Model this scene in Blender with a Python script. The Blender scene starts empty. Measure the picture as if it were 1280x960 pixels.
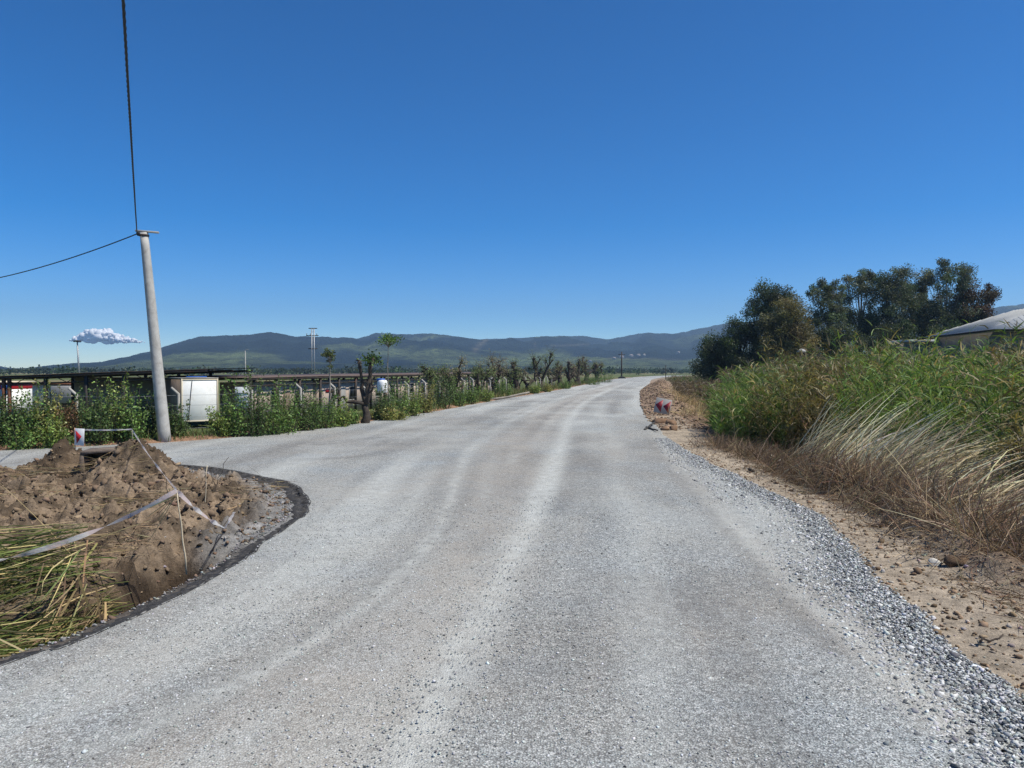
import bpy, bmesh, math, random
import numpy as np
from mathutils import Vector, Matrix
from mathutils.geometry import delaunay_2d_cdt

R = np.random.default_rng(7)
random.seed(7)
sc = bpy.context.scene
col = sc.collection

# ------------------------------------------------------------------ camera, sky, sun, exposure
CAM_H, FPX, PITCH = 2.7, 950.0, math.atan(16/950.0)
cam_d = bpy.data.cameras.new('camera'); cam = bpy.data.objects.new('camera', cam_d); col.objects.link(cam)
cam.location = (0, 0, CAM_H); cam.rotation_euler = (math.pi/2 - PITCH, 0, 0)
cam_d.sensor_width = 36; cam_d.lens = 36*FPX/1280; cam_d.clip_start = .1; cam_d.clip_end = 30000
sc.camera = cam

SUN_EL, SUN_AZ = math.radians(57), math.radians(106)      # azimuth clockwise from +Y (the view direction)
w = bpy.data.worlds.new('World'); sc.world = w; w.use_nodes = True
nt = w.node_tree; nt.nodes.clear()
sky = nt.nodes.new('ShaderNodeTexSky'); sky.sky_type = 'NISHITA'; sky.sun_disc = False
sky.sun_elevation = SUN_EL; sky.sun_rotation = SUN_AZ
sky.altitude = 100; sky.air_density = .7; sky.dust_density = 0.; sky.ozone_density = 3.0
hs = nt.nodes.new('ShaderNodeHueSaturation'); hs.inputs['Saturation'].default_value = 1.38
hs.inputs['Hue'].default_value = .502
gm = nt.nodes.new('ShaderNodeGamma'); gm.inputs['Gamma'].default_value = 1.2
bg = nt.nodes.new('ShaderNodeBackground'); bg.inputs['Strength'].default_value = .087
wo = nt.nodes.new('ShaderNodeOutputWorld')
nt.links.new(sky.outputs[0], gm.inputs[0]); nt.links.new(gm.outputs[0], hs.inputs['Color'])
nt.links.new(hs.outputs[0], bg.inputs[0]); nt.links.new(bg.outputs[0], wo.inputs[0])
sd = bpy.data.lights.new('sun', 'SUN'); sd.energy = 5.0; sd.angle = math.radians(.53); sd.color = (1, .945, .84)
sun = bpy.data.objects.new('sun', sd); col.objects.link(sun)
sdir = Vector((math.sin(SUN_AZ)*math.cos(SUN_EL), math.cos(SUN_AZ)*math.cos(SUN_EL), math.sin(SUN_EL)))
sun.rotation_euler = sdir.to_track_quat('Z', 'Y').to_euler()
sc.view_settings.view_transform = 'Standard'; sc.view_settings.look = 'None'
sc.view_settings.exposure = .28; sc.view_settings.gamma = 1
sc.cycles.use_denoising = True; sc.cycles.denoising_prefilter = 'NONE'; sc.cycles.denoising_input_passes = 'RGB_ALBEDO_NORMAL'; sc.cycles.max_bounces = 5; sc.cycles.diffuse_bounces = 3
sc.cycles.transparent_max_bounces = 8; sc.cycles.volume_bounces = 0
try: sc.cycles.denoiser = 'OPENIMAGEDENOISE'
except Exception: pass

# ------------------------------------------------------------------ helpers
cp, sp = math.cos(PITCH), math.sin(PITCH)
def ray(px, py):
    x, y = (px-640)/FPX, -(py-480)/FPX          # camera x right, y up, looking -z
    return np.array([x, cp + y*sp, -sp + y*cp])
def P(px, py, z=0.):
    r = ray(px, py); t = (z-CAM_H)/r[2]
    return np.array([r[0]*t, r[1]*t, z])
def AT(px, py, Y):
    r = ray(px, py); t = Y/r[1]
    return np.array([r[0]*t, Y, CAM_H + r[2]*t])

def tag(o, label=None, cat=None, group=None, kind=None):
    if label: o['label'] = label
    if cat: o['category'] = cat
    if group: o['group'] = group
    if kind: o['kind'] = kind
    return o
def empty(name, loc, label=None, cat=None, group=None, rz=0.):
    o = bpy.data.objects.new(name, None); col.objects.link(o)
    o.location = [float(v) for v in loc]; o.rotation_euler = (0, 0, rz); o.empty_display_size = .2
    return tag(o, label, cat, group)

class MB:
    """collects vertices, faces and colours and links them as ONE mesh object"""
    def __init__(s): s.V = []; s.F = []; s.C = []; s.n = 0
    def add(s, V, F, C=None):
        V = np.asarray(V, float).reshape(-1, 3)
        if isinstance(F, np.ndarray): s.F.append(F + s.n)
        else:
            for k in (3, 4, 5, 6, 7, 8, 10, 12, 16):
                g = [f for f in F if len(f) == k]
                if g: s.F.append(np.array(g) + s.n)
        if C is None: C = np.ones((len(V), 3))
        C = np.asarray(C, float)
        if C.ndim == 1: C = np.tile(C, (len(V), 1))
        s.V.append(V); s.C.append(C); s.n += len(V)
        return s
    def box(s, c, size, rz=0., rx=0., ry=0., C=None, bevel=0.):
        x, y, z = [v/2 for v in size]
        if bevel > 0:
            b = min(bevel, .45*min(size))
            bm = bmesh.new(); bmesh.ops.create_cube(bm, size=1)
            for v in bm.verts: v.co = Vector((v.co.x*size[0], v.co.y*size[1], v.co.z*size[2]))
            bmesh.ops.bevel(bm, geom=list(bm.edges), offset=b, segments=1, affect='EDGES')
            bm.verts.index_update()
            V = np.array([v.co[:] for v in bm.verts]); F = [[v.index for v in f.verts] for f in bm.faces]; bm.free()
        else:
            V = np.array([(-x,-y,-z),(x,-y,-z),(x,y,-z),(-x,y,-z),(-x,-y,z),(x,-y,z),(x,y,z),(-x,y,z)])
            F = [(0,3,2,1),(4,5,6,7),(0,1,5,4),(1,2,6,5),(2,3,7,6),(3,0,4,7)]
        M = np.array(Matrix.Rotation(rz,3,'Z') @ Matrix.Rotation(ry,3,'Y') @ Matrix.Rotation(rx,3,'X'))
        return s.add(V @ M.T + np.asarray(c), F, C)
    def tube(s, pts, rad, sides=8, C=None, cap=True, jit=0.):
        V, F = tube(pts, rad, sides, cap, jit); return s.add(V, F, C)
    def build(s, name, mat, parent=None, smooth=False, loc=None):
        """loc: world origin of the object (vertices are in world space unless parented, then local)"""
        V = np.concatenate(s.V) if s.V else np.zeros((0, 3)); C = np.concatenate(s.C)
        if loc is not None: V = V - np.asarray(loc)
        me = bpy.data.meshes.new(name)
        me.vertices.add(len(V)); me.vertices.foreach_set('co', V.astype(np.float32).ravel())
        tot = sum(f.size for f in s.F); me.loops.add(tot)
        me.loops.foreach_set('vertex_index', np.concatenate([f.ravel() for f in s.F]).astype(np.int32))
        sizes = np.concatenate([np.full(len(f), f.shape[1]) for f in s.F])
        me.polygons.add(len(sizes))
        me.polygons.foreach_set('loop_start', np.concatenate([[0], np.cumsum(sizes)[:-1]]).astype(np.int32))
        me.polygons.foreach_set('loop_total', sizes.astype(np.int32))
        if smooth: me.polygons.foreach_set('use_smooth', np.ones(len(sizes), bool))
        me.update(calc_edges=True)
        a = me.color_attributes.new('Col', 'FLOAT_COLOR', 'POINT')
        a.data.foreach_set('color', np.concatenate([C, np.ones((len(C), 1))], 1).astype(np.float32).ravel())
        me.materials.append(mat)
        o = bpy.data.objects.new(name, me); col.objects.link(o)
        if parent is not None: o.parent = parent
        if loc is not None: o.location = [float(v) for v in loc]
        return o

def tube(pts, rad, sides=8, cap=True, jit=0.):
    pts = np.asarray(pts, float); n = len(pts)
    rad = np.full(n, rad) if np.isscalar(rad) else np.asarray(rad, float)
    t = np.gradient(pts, axis=0); t /= np.linalg.norm(t, axis=1)[:, None] + 1e-9
    ref = np.array([0, 0, 1.]) if abs(t[:, 2]).mean() < .8 else np.array([1., 0, 0])
    a = np.cross(t, ref); a /= np.linalg.norm(a, axis=1)[:, None] + 1e-9; b = np.cross(t, a)
    th = np.linspace(0, 2*math.pi, sides, endpoint=False)
    rr = rad[:, None]*(1 + jit*R.normal(size=(n, sides)))
    V = pts[:, None] + rr[..., None]*(a[:, None]*np.cos(th)[None, :, None] + b[:, None]*np.sin(th)[None, :, None])
    V = V.reshape(-1, 3); F = []
    i = np.arange(n-1)[:, None]*sides; j = np.arange(sides)[None]; k = (j+1) % sides
    F = np.stack([i+j, i+k, i+sides+k, i+sides+j], -1).reshape(-1, 4)
    if not cap: return V, F
    c0, c1 = len(V), len(V)+1
    V = np.concatenate([V, pts[:1], pts[-1:]])
    jj = np.arange(sides); kk = (jj+1) % sides; L = (n-1)*sides
    # caps as degenerate-free quads are not possible: use triangles repeated into a list
    T = [(c0, int(b_), int(a_)) for a_, b_ in zip(jj, kk)] + [(c1, int(L+a_), int(L+b_)) for a_, b_ in zip(jj, kk)]
    return V, [list(f) for f in F.tolist()] + [list(x) for x in T]

def unit(v): return v/(np.linalg.norm(v, axis=-1, keepdims=True) + 1e-9)
def blades(mb, base, d, L, wd, bend, C, segs=3, tipC=None, taper=.7):
    """curved tapering grass blades / leaves, all at once"""
    n = len(base); d = unit(d); L = np.broadcast_to(L, n)[:, None]; wd = np.broadcast_to(wd, n)[:, None]
    side = unit(np.cross(d, R.normal(size=(n, 3))*.6 + np.array([0, 0, .3]))); V = []; CC = []
    for k in range(segs+1):
        t = k/segs
        c = base + d*L*t + bend*L*t*t
        ww = wd*(1-t)**taper*(.6+.8*min(t*3, .5)) if k < segs else wd*.04
        V += [c - side*ww/2, c + side*ww/2]
        cc = C if tipC is None else C*(1-t) + tipC*t
        CC += [cc, cc]
    V = np.stack(V, 1); m = V.shape[1]; CC = np.stack([np.broadcast_to(c, (n, 3)) for c in CC], 1)
    f = np.array([(2*k, 2*k+1, 2*k+3, 2*k+2) for k in range(segs)])
    F = (np.arange(n)[:, None, None]*m + f[None]).reshape(-1, 4)
    mb.add(V.reshape(-1, 3), F, CC.reshape(-1, 3))
def leaves(mb, c, size, C, asp=.55, flat=0.):
    """diamond shaped leaf faces with random orientation"""
    n = len(c); size = np.broadcast_to(size, n)[:, None]
    u = R.normal(size=(n, 3)); u[:, 2] *= 1-flat; u = unit(u)
    v = unit(np.cross(u, R.normal(size=(n, 3))+np.array([0, 0, flat*2])))
    nn = np.cross(u, v)
    V = np.stack([c-u*size*.5, c-v*size*asp*.5+nn*size*.08, c+u*size*.5, c+v*size*asp*.5+nn*size*.08], 1)
    F = np.arange(4*n).reshape(-1, 4)
    mb.add(V.reshape(-1, 3), F, np.repeat(np.broadcast_to(C, (n, 3)), 4, 0))
def colvar(base, n, v=.25, hue=.08):
    b = np.array(base)[None]
    return np.clip(b*(1 + v*R.normal(size=(n, 1)))*(1 + hue*R.normal(size=(n, 3))), .003, .95)
ICO = None
def stones(mb, pos, size, C, flat=.65, sub=1, jit=.28):
    global ICO
    if ICO is None: ICO = {}
    if sub not in ICO:
        bm = bmesh.new(); bmesh.ops.create_icosphere(bm, subdivisions=sub, radius=.5); bm.verts.index_update()
        ICO[sub] = (np.array([v.co[:] for v in bm.verts]), np.array([[v.index for v in f.verts] for f in bm.faces])); bm.free()
    v0, f0 = ICO[sub]; n = len(pos); m = len(v0)
    size = np.broadcast_to(size, n)
    V = v0[None]*(1 + jit*R.normal(size=(n, m, 1)).clip(-1.5, 1.5))
    V = V*(size[:, None]*np.clip(1 + .25*R.normal(size=(n, 3)), .5, 1.6)*np.array([1, 1, flat]))[:, None]
    th = R.uniform(0, 6.28, n); tl = R.normal(0, .35, n)
    c, s = np.cos(th), np.sin(th); ct, st = np.cos(tl), np.sin(tl); z = np.zeros(n); o = np.ones(n)
    Rz = np.stack([np.stack([c, -s, z], -1), np.stack([s, c, z], -1), np.stack([z, z, o], -1)], 1)
    Rx = np.stack([np.stack([o, z, z], -1), np.stack([z, ct, -st], -1), np.stack([z, st, ct], -1)], 1)
    V = np.einsum('nij,nmj->nmi', Rz @ Rx, V) + pos[:, None]
    mb.add(V.reshape(-1, 3), (np.arange(n)[:, None, None]*m + f0[None]).reshape(-1, 3), np.repeat(np.broadcast_to(C, (n, 3)), m, 0))

# value noise (numpy)
_perm = np.random.default_rng(3).random((256, 256))
def vnoise(x, y):
    xi, yi = np.floor(x).astype(int), np.floor(y).astype(int); fx, fy = x-xi, y-yi
    fx, fy = fx*fx*(3-2*fx), fy*fy*(3-2*fy)
    g = lambda a, b: _perm[a & 255, b & 255]
    return (g(xi, yi)*(1-fx)+g(xi+1, yi)*fx)*(1-fy) + (g(xi, yi+1)*(1-fx)+g(xi+1, yi+1)*fx)*fy
def fbm(x, y, o=4, ridged=False):
    s = 0; a = .5
    for i in range(o):
        v = vnoise(x*2**i+17.3*i, y*2**i+9.1*i)
        if ridged: v = 1-abs(2*v-1)
        s = s + a*v; a *= .5
    return s/(1-.5**o)
def sst(a, b, x):
    t = np.clip((x-a)/(b-a), 0, 1); return t*t*(3-2*t)
def dist_poly(x, y, pl):
    pl = np.asarray(pl, float)[:, :2]; d = np.full(np.shape(x), 1e9)
    for a, b in zip(pl[:-1], pl[1:]):
        ab = b-a; t = np.clip(((x-a[0])*ab[0]+(y-a[1])*ab[1])/(ab@ab+1e-12), 0, 1)
        d = np.minimum(d, np.hypot(x-a[0]-t*ab[0], y-a[1]-t*ab[1]))
    return d
def inside(x, y, pg):
    pg = np.asarray(pg, float)[:, :2]; r = np.zeros(np.shape(x), bool)
    for a, b in zip(pg, np.roll(pg, -1, 0)):
        cnd = (a[1] > y) != (b[1] > y)
        r ^= cnd & (x < (b[0]-a[0])*(y-a[1])/((b[1]-a[1])+1e-12)+a[0])
    return r
def spline(pts, step=.35, jit=0., seed=0):
    """Catmull-Rom through the points, resampled, with a little wander"""
    p = np.asarray(pts, float)[:, :2]; p = np.concatenate([[2*p[0]-p[1]], p, [2*p[-1]-p[-2]]]); out = []
    for i in range(1, len(p)-2):
        n = max(2, int(np.linalg.norm(p[i+1]-p[i])/step)); n = min(n, 60)
        t = np.linspace(0, 1, n, endpoint=False)[:, None]
        out.append(.5*(2*p[i]+(p[i+1]-p[i-1])*t+(2*p[i-1]-5*p[i]+4*p[i+1]-p[i+2])*t*t+(3*p[i]-p[i-1]-3*p[i+1]+p[i+2])*t**3))
    q = np.concatenate(out+[p[-2:-1]])
    if jit:
        g = np.random.default_rng(seed); s = np.cumsum(np.r_[0, np.linalg.norm(np.diff(q, axis=0), axis=1)])
        nx = vnoise(s*1.3+seed*7, s*0+3.3)-.5 + .5*(vnoise(s*4+seed*5, s*0+8.1)-.5)
        t = unit(np.gradient(q, axis=0)); q = q + np.stack([-t[:, 1], t[:, 0]], 1)*(nx*jit*2)[:, None]
    return q

# ------------------------------------------------------------------ materials
def mat(name): 
    m = bpy.data.materials.new(name); m.use_nodes = True; n = m.node_tree.nodes; n.clear()
    o = n.new('ShaderNodeOutputMaterial'); return m, m.node_tree, o
def nd(t, typ, **kw):
    n = t.nodes.new(typ)
    for k, v in kw.items():
        if k in n.inputs: n.inputs[k].default_value = v
        else: setattr(n, k, v)
    return n
def mixc(t, fac, a, b, typ='MIX'):
    m = t.nodes.new('ShaderNodeMix'); m.data_type = 'RGBA'; m.blend_type = typ
    for s, v in ((m.inputs[0], fac), (m.inputs[6], a), (m.inputs[7], b)):
        if hasattr(v, 'is_output'): t.links.new(v, s)
        elif isinstance(v, (int, float)): s.default_value = v
        else: s.default_value = (*v, 1)
    return m.outputs[2]
def ramp(t, fac, stops):
    r = t.nodes.new('ShaderNodeValToRGB'); e = r.color_ramp.elements
    while len(e) < len(stops): e.new(.5)
    for el, (p_, c) in zip(e, stops):
        el.position = p_; el.color = (c, c, c, 1) if isinstance(c, (int, float)) else (*c, 1)
    t.links.new(fac, r.inputs[0]); return r.outputs[0]
def noise(t, scale, detail=4, rough=.6, coord=None, dist=0.):
    n = nd(t, 'ShaderNodeTexNoise', Scale=scale, Detail=detail, Roughness=rough, Distortion=dist)
    if coord is not None: t.links.new(coord, n.inputs['Vector'])
    return n.outputs['Fac']
def plain(name, c, rough=.7, var=.25, scale=3., bump=.2, bscale=25., metal=0., dirt=None, spec=.3, world=False):
    m, t, o = mat(name); b = nd(t, 'ShaderNodeBsdfPrincipled', Roughness=rough, Metallic=metal)
    b.inputs['Specular IOR Level'].default_value = spec
    tc = nd(t, 'ShaderNodeTexCoord'); co = tc.outputs['Object']
    if world: co = nd(t, 'ShaderNodeNewGeometry').outputs['Position']
    n1 = noise(t, scale, 6, .65, co); c = np.array(c)
    cc = ramp(t, n1, [(.3, tuple(c*(1-var))), (.7, tuple(np.clip(c*(1+var), 0, .95)))])
    if dirt is not None:
        n2 = noise(t, scale*.6+.5, 5, .7, co, 1.); f = ramp(t, n2, [(.5, 0.), (.72, .85)])
        cc = mixc(t, f, cc, dirt)
    t.links.new(cc, b.inputs['Base Color'])
    if bump:
        n3 = noise(t, bscale, 5, .7, co); bp = nd(t, 'ShaderNodeBump', Strength=bump, Distance=.02)
        t.links.new(n3, bp.inputs['Height']); t.links.new(bp.outputs[0], b.inputs['Normal'])
    t.links.new(b.outputs[0], o.inputs[0]); return m
def leafmat(name, trans=.28, rough=.55, spec=.25, tint=(1.25, 1.2, .5)):
    m, t, o = mat(name); a = nd(t, 'ShaderNodeVertexColor', layer_name='Col')
    b = nd(t, 'ShaderNodeBsdfPrincipled', Roughness=rough); b.inputs['Specular IOR Level'].default_value = spec
    tr = nd(t, 'ShaderNodeBsdfTranslucent'); mx = nd(t, 'ShaderNodeMixShader', Fac=trans)
    t.links.new(a.outputs[0], b.inputs['Base Color'])
    t.links.new(mixc(t, .6, a.outputs[0], tint, 'MULTIPLY'), tr.inputs[0])
    t.links.new(b.outputs[0], mx.inputs[1]); t.links.new(tr.outputs[0], mx.inputs[2]); t.links.new(mx.outputs[0], o.inputs[0])
    return m
def vcmat(name, rough=.85, bump=0., bscale=40., var=.0, vscale=6., spec=.2):
    m, t, o = mat(name); a = nd(t, 'ShaderNodeVertexColor', layer_name='Col')
    b = nd(t, 'ShaderNodeBsdfPrincipled', Roughness=rough); b.inputs['Specular IOR Level'].default_value = spec
    c = a.outputs[0]; co = nd(t, 'ShaderNodeNewGeometry').outputs['Position']
    if var: c = mixc(t, 1., c, ramp(t, noise(t, vscale, 6, .7, co), [(.3, 1-var), (.7, 1+var)]), 'MULTIPLY')
    t.links.new(c, b.inputs['Base Color'])
    if bump:
        bp = nd(t, 'ShaderNodeBump', Strength=bump, Distance=.03); t.links.new(noise(t, bscale, 6, .75, co), bp.inputs['Height'])
        t.links.new(bp.outputs[0], b.inputs['Normal'])
    t.links.new(b.outputs[0], o.inputs[0]); return m

M = {}
M['leaf'] = leafmat('leaf'); M['tree_leaf'] = leafmat('tree_leaf', .42, .5, .35); M['reed'] = leafmat('reed_leaf', .38, .5, .3); M['dry'] = leafmat('dry_stalk', .25, .8, .05, (1.08, 1., .8))
M['stone'] = vcmat('stone', .95, .15, 120., .15, 60., .08)
M['bark'] = plain('bark', (.06, .048, .038), .9, .45, 6., .9, 30.)
M['pale_bark'] = plain('pale_bark', (.26, .23, .19), .9, .35, 3., .6, 18.)
M['concrete'] = plain('weathered_concrete', (.40, .39, .36), .9, .18, 2.5, .35, 30., dirt=(.24, .22, .19))
M['post_concrete'] = plain('post_concrete', (.36, .345, .31), .9, .18, 4., .3, 30., dirt=(.3, .28, .24))
M['black_cable'] = plain('black_cable', (.015, .015, .016), .5, .2, 20., 0)
M['steel'] = plain('galvanised_steel', (.30, .31, .32), .5, .2, 8., .1, metal=.5)
M['dark_steel'] = plain('dark_steel', (.035, .032, .03), .7, .4, 3., .2, dirt=(.09, .04, .022))
M['rust'] = plain('rusty_steel', (.16, .065, .035), .85, .4, 4., .3)
M['roof_sheet'] = plain('roof_sheet', (.12, .085, .07), .75, .4, 1.5, .3, 10., dirt=(.055, .048, .043))
M['white_panel'] = plain('white_panel', (.80, .80, .76), .55, .06, 1.5, .08, dirt=(.66, .63, .56))
M['brown_panel'] = plain('brown_panel', (.20, .15, .11), .7, .2, 2., .1)
M['beige_wall'] = plain('beige_wall', (.50, .40, .33), .85, .15, 1., .2, dirt=(.24, .19, .15))
M['cream_wall'] = plain('cream_wall', (.58, .50, .36), .85, .12, 1., .2)
M['grey_wall'] = plain('grey_wall', (.20, .185, .16), .9, .2, .6, .3, dirt=(.13, .12, .105))
M['dark_glass'] = plain('dark_glass', (.012, .013, .014), .45, .2, 2., 0, spec=.25)
M['frame_grey'] = plain('frame_grey', (.30, .29, .27), .6, .1, 4., .05)
M['red_paint'] = plain('red_paint', (.45, .022, .03), .5, .12, 8., .05)
M['shaded_red_paint'] = plain('shaded_red_paint', (.22, .018, .028), .5, .12, 8., .05)  # arrow red darkened: shade on the leaning board put into the colour
M['white_paint'] = plain('white_paint', (.80, .80, .78), .5, .05, 8., .03)
M['shaded_white'] = plain('shaded_white_paint', (.33, .32, .30), .65, .12, 7., .05, dirt=(.34, .31, .27))  # leaning board's white greyed with painted-in shade, plus dirt blotches
M['blue_paint'] = plain('blue_paint', (.03, .10, .36), .5, .15, 3., .05)
M['orange_pole'] = plain('orange_pole', (.50, .27, .16), .6, .15, 6., .05)
M['roof_metal'] = plain('pale_metal_roof', (.43, .44, .43), .6, .05, .5, 0, dirt=(.34, .345, .34))
M['cane'] = plain('dry_cane', (.56, .47, .33), .7, .2, 10., .1)
M['twig'] = plain('dark_twig', (.055, .042, .033), .9, .3, 10., .3)
M['box_concrete'] = plain('dark_concrete', (.16, .125, .10), .95, .3, 5., .5, 30., dirt=(.10, .075, .055))

def tape_mat():
    m, t, o = mat('barrier_tape'); a = nd(t, 'ShaderNodeVertexColor', layer_name='Col')
    b = nd(t, 'ShaderNodeBsdfPrincipled', Roughness=.35); tr = nd(t, 'ShaderNodeBsdfTranslucent'); mx = nd(t, 'ShaderNodeMixShader', Fac=.45); tp_ = nd(t, 'ShaderNodeBsdfTransparent'); m2 = nd(t, 'ShaderNodeMixShader', Fac=.42)
    t.links.new(a.outputs[0], b.inputs[0]); t.links.new(a.outputs[0], tr.inputs[0])
    t.links.new(b.outputs[0], mx.inputs[1]); t.links.new(tr.outputs[0], mx.inputs[2]); t.links.new(mx.outputs[0], m2.inputs[1]); t.links.new(tp_.outputs[0], m2.inputs[2]); t.links.new(m2.outputs[0], o.inputs[0]); return m
M['tape'] = tape_mat()

def road_mat():
    m, t, o = mat('chip_seal_gravel'); b = nd(t, 'ShaderNodeBsdfPrincipled', Roughness=.9); b.inputs['Specular IOR Level'].default_value = .25
    co = nd(t, 'ShaderNodeNewGeometry').outputs['Position']
    a = nd(t, 'ShaderNodeVertexColor', layer_name='Col'); sep = nd(t, 'ShaderNodeSeparateColor'); t.links.new(a.outputs[0], sep.inputs[0])
    dust, dark, brown = sep.outputs[0], sep.outputs[1], sep.outputs[2]
    def vor(scale):
        v = nd(t, 'ShaderNodeTexVoronoi', Scale=scale, Randomness=1.); t.links.new(co, v.inputs['Vector'])
        s = nd(t, 'ShaderNodeSeparateColor'); t.links.new(v.outputs['Color'], s.inputs[0]); return v.outputs['Distance'], s.outputs[0], s.outputs[1]
    d1, r1, g1 = vor(58.); d2, r2, g2 = vor(31.)
    chips = ramp(t, r1, [(0., (.09, .091, .09)), (.25, (.262, .282, .276)), (.6, (.435, .46, .45)), (.9, (.60, .625, .605)), (1., (.84, .84, .81))])
    chips2 = ramp(t, r2, [(0., (.12, .12, .12)), (.4, (.352, .378, .37)), (.8, (.52, .545, .53)), (1., (.76, .76, .73))])
    c = mixc(t, ramp(t, noise(t, 9., 4, .6, co), [(.35, .2), (.65, .8)]), chips, chips2)
    # gaps between the chips show dark binder
    c = mixc(t, ramp(t, d1, [(.35, 0.), (.75, .75)]), c, (.085, .083, .08))
    big = noise(t, .35, 5, .62, co, .6); med = noise(t, 1.7, 5, .6, co)
    c = mixc(t, ramp(t, big, [(.42, 0.), (.62, .38)]), c, mixc(t, 1., c, (1.08, .99, .88), 'MULTIPLY'))
    c = mixc(t, ramp(t, noise(t, .55, 4, .6, co, .3), [(.5, 0.), (.68, .5)]), c, mixc(t, 1., c, (.92, 1.0, 1.09), 'MULTIPLY'))
    c = mixc(t, ramp(t, med, [(.3, .22), (.7, 0.)]), c, (.20, .198, .19))
    fd = nd(t, 'ShaderNodeMath', operation='MULTIPLY'); t.links.new(brown, fd.inputs[0]); t.links.new(ramp(t, med, [(.25, .35), (.7, 1.)]), fd.inputs[1])
    c = mixc(t, fd.outputs[0], c, mixc(t, .55, c, (.35, .305, .25)))
    fk = nd(t, 'ShaderNodeMath', operation='MULTIPLY'); t.links.new(dark, fk.inputs[0]); t.links.new(ramp(t, noise(t, 6., 5, .65, co), [(.3, .15), (.62, 1.)]), fk.inputs[1])
    c = mixc(t, fk.outputs[0], c, mixc(t, .55, c, (.09, .088, .085)))
    fu = nd(t, 'ShaderNodeMath', operation='MULTIPLY'); t.links.new(dust, fu.inputs[0]); t.links.new(ramp(t, noise(t, 4., 6, .7, co), [(.3, .25), (.6, 1.)]), fu.inputs[1])
    c = mixc(t, fu.outputs[0], c, mixc(t, .72, c, (.53, .545, .51)))
    t.links.new(c, b.inputs['Base Color'])
    h = nd(t, 'ShaderNodeMath', operation='MULTIPLY_ADD'); t.links.new(d1, h.inputs[0]); h.inputs[1].default_value = -1.; t.links.new(r1, h.inputs[2])
    bp = nd(t, 'ShaderNodeBump', Strength=.75, Distance=.011); t.links.new(h.outputs[0], bp.inputs['Height'])
    t.links.new(bp.outputs[0], b.inputs['Normal']); t.links.new(b.outputs[0], o.inputs[0]); return m
M['road'] = road_mat()
def soil_mat():
    m, t, o = mat('soil'); b = nd(t, 'ShaderNodeBsdfPrincipled', Roughness=.95); b.inputs['Specular IOR Level'].default_value = .1
    co = nd(t, 'ShaderNodeNewGeometry').outputs['Position']; a = nd(t, 'ShaderNodeVertexColor', layer_name='Col')
    n1 = noise(t, 5., 8, .72, co); n2 = noise(t, .9, 6, .65, co, .5); n3 = noise(t, 38., 5, .7, co)
    c = mixc(t, 1., a.outputs[0], ramp(t, n1, [(.28, .45), (.5, 1.), (.72, 1.5)]), 'MULTIPLY')
    c = mixc(t, 1., c, ramp(t, n2, [(.3, .75), (.7, 1.2)]), 'MULTIPLY')
    c = mixc(t, 1., c, ramp(t, n3, [(.3, .7), (.65, 1.2)]), 'MULTIPLY')
    c = mixc(t, ramp(t, n3, [(.66, 0.), (.72, .7)]), c, (.34, .30, .25))
    t.links.new(c, b.inputs[0])
    ad = nd(t, 'ShaderNodeMath', operation='MULTIPLY_ADD'); t.links.new(n3, ad.inputs[0]); ad.inputs[1].default_value = .35; t.links.new(n1, ad.inputs[2])
    bp = nd(t, 'ShaderNodeBump', Strength=.8, Distance=.07); t.links.new(ad.outputs[0], bp.inputs['Height']); t.links.new(bp.outputs[0], b.inputs['Normal'])
    t.links.new(b.outputs[0], o.inputs[0]); return m
M['soil'] = soil_mat()
def hill_mat():
    m, t, o = mat('forested_hill'); b = nd(t, 'ShaderNodeBsdfPrincipled', Roughness=1.); b.inputs['Specular IOR Level'].default_value = 0.
    co = nd(t, 'ShaderNodeNewGeometry').outputs['Position']; a = nd(t, 'ShaderNodeVertexColor', layer_name='Col')
    n1 = noise(t, .0035, 8, .7, co, .8); n2 = noise(t, .011, 8, .8, co)
    c = mixc(t, 1., a.outputs[0], ramp(t, n1, [(.3, .6), (.55, 1.), (.7, 1.45)]), 'MULTIPLY')
    c = mixc(t, 1., c, ramp(t, n2, [(.36, .35), (.64, 1.8)]), 'MULTIPLY')
    v = nd(t, 'ShaderNodeTexVoronoi', Scale=.045); t.links.new(co, v.inputs['Vector'])
    spots = ramp(t, v.outputs['Distance'], [(.25, 1.), (.5, 0.)]); pat = ramp(t, noise(t, .006, 5, .7, co), [(.42, 0.), (.55, .85)])
    mm = nd(t, 'ShaderNodeMath', operation='MULTIPLY'); t.links.new(spots, mm.inputs[0]); t.links.new(pat, mm.inputs[1])
    c = mixc(t, mm.outputs[0], c, (.010, .018, .012))
    t.links.new(c, b.inputs[0])
    bp = nd(t, 'ShaderNodeBump', Strength=1., Distance=70.); t.links.new(n2, bp.inputs['Height']); t.links.new(bp.outputs[0], b.inputs['Normal'])
    t.links.new(b.outputs[0], o.inputs[0]); return m
M['hill'] = hill_mat()
M['bitumen'] = plain('bitumen_edge', (.045, .043, .041), .9, .6, 14., 1., 70., dirt=(.19, .175, .155), world=True)
M['cloud'] = leafmat('cloud_vapour', .06, 1., 0., (1., 1., 1.))

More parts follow.
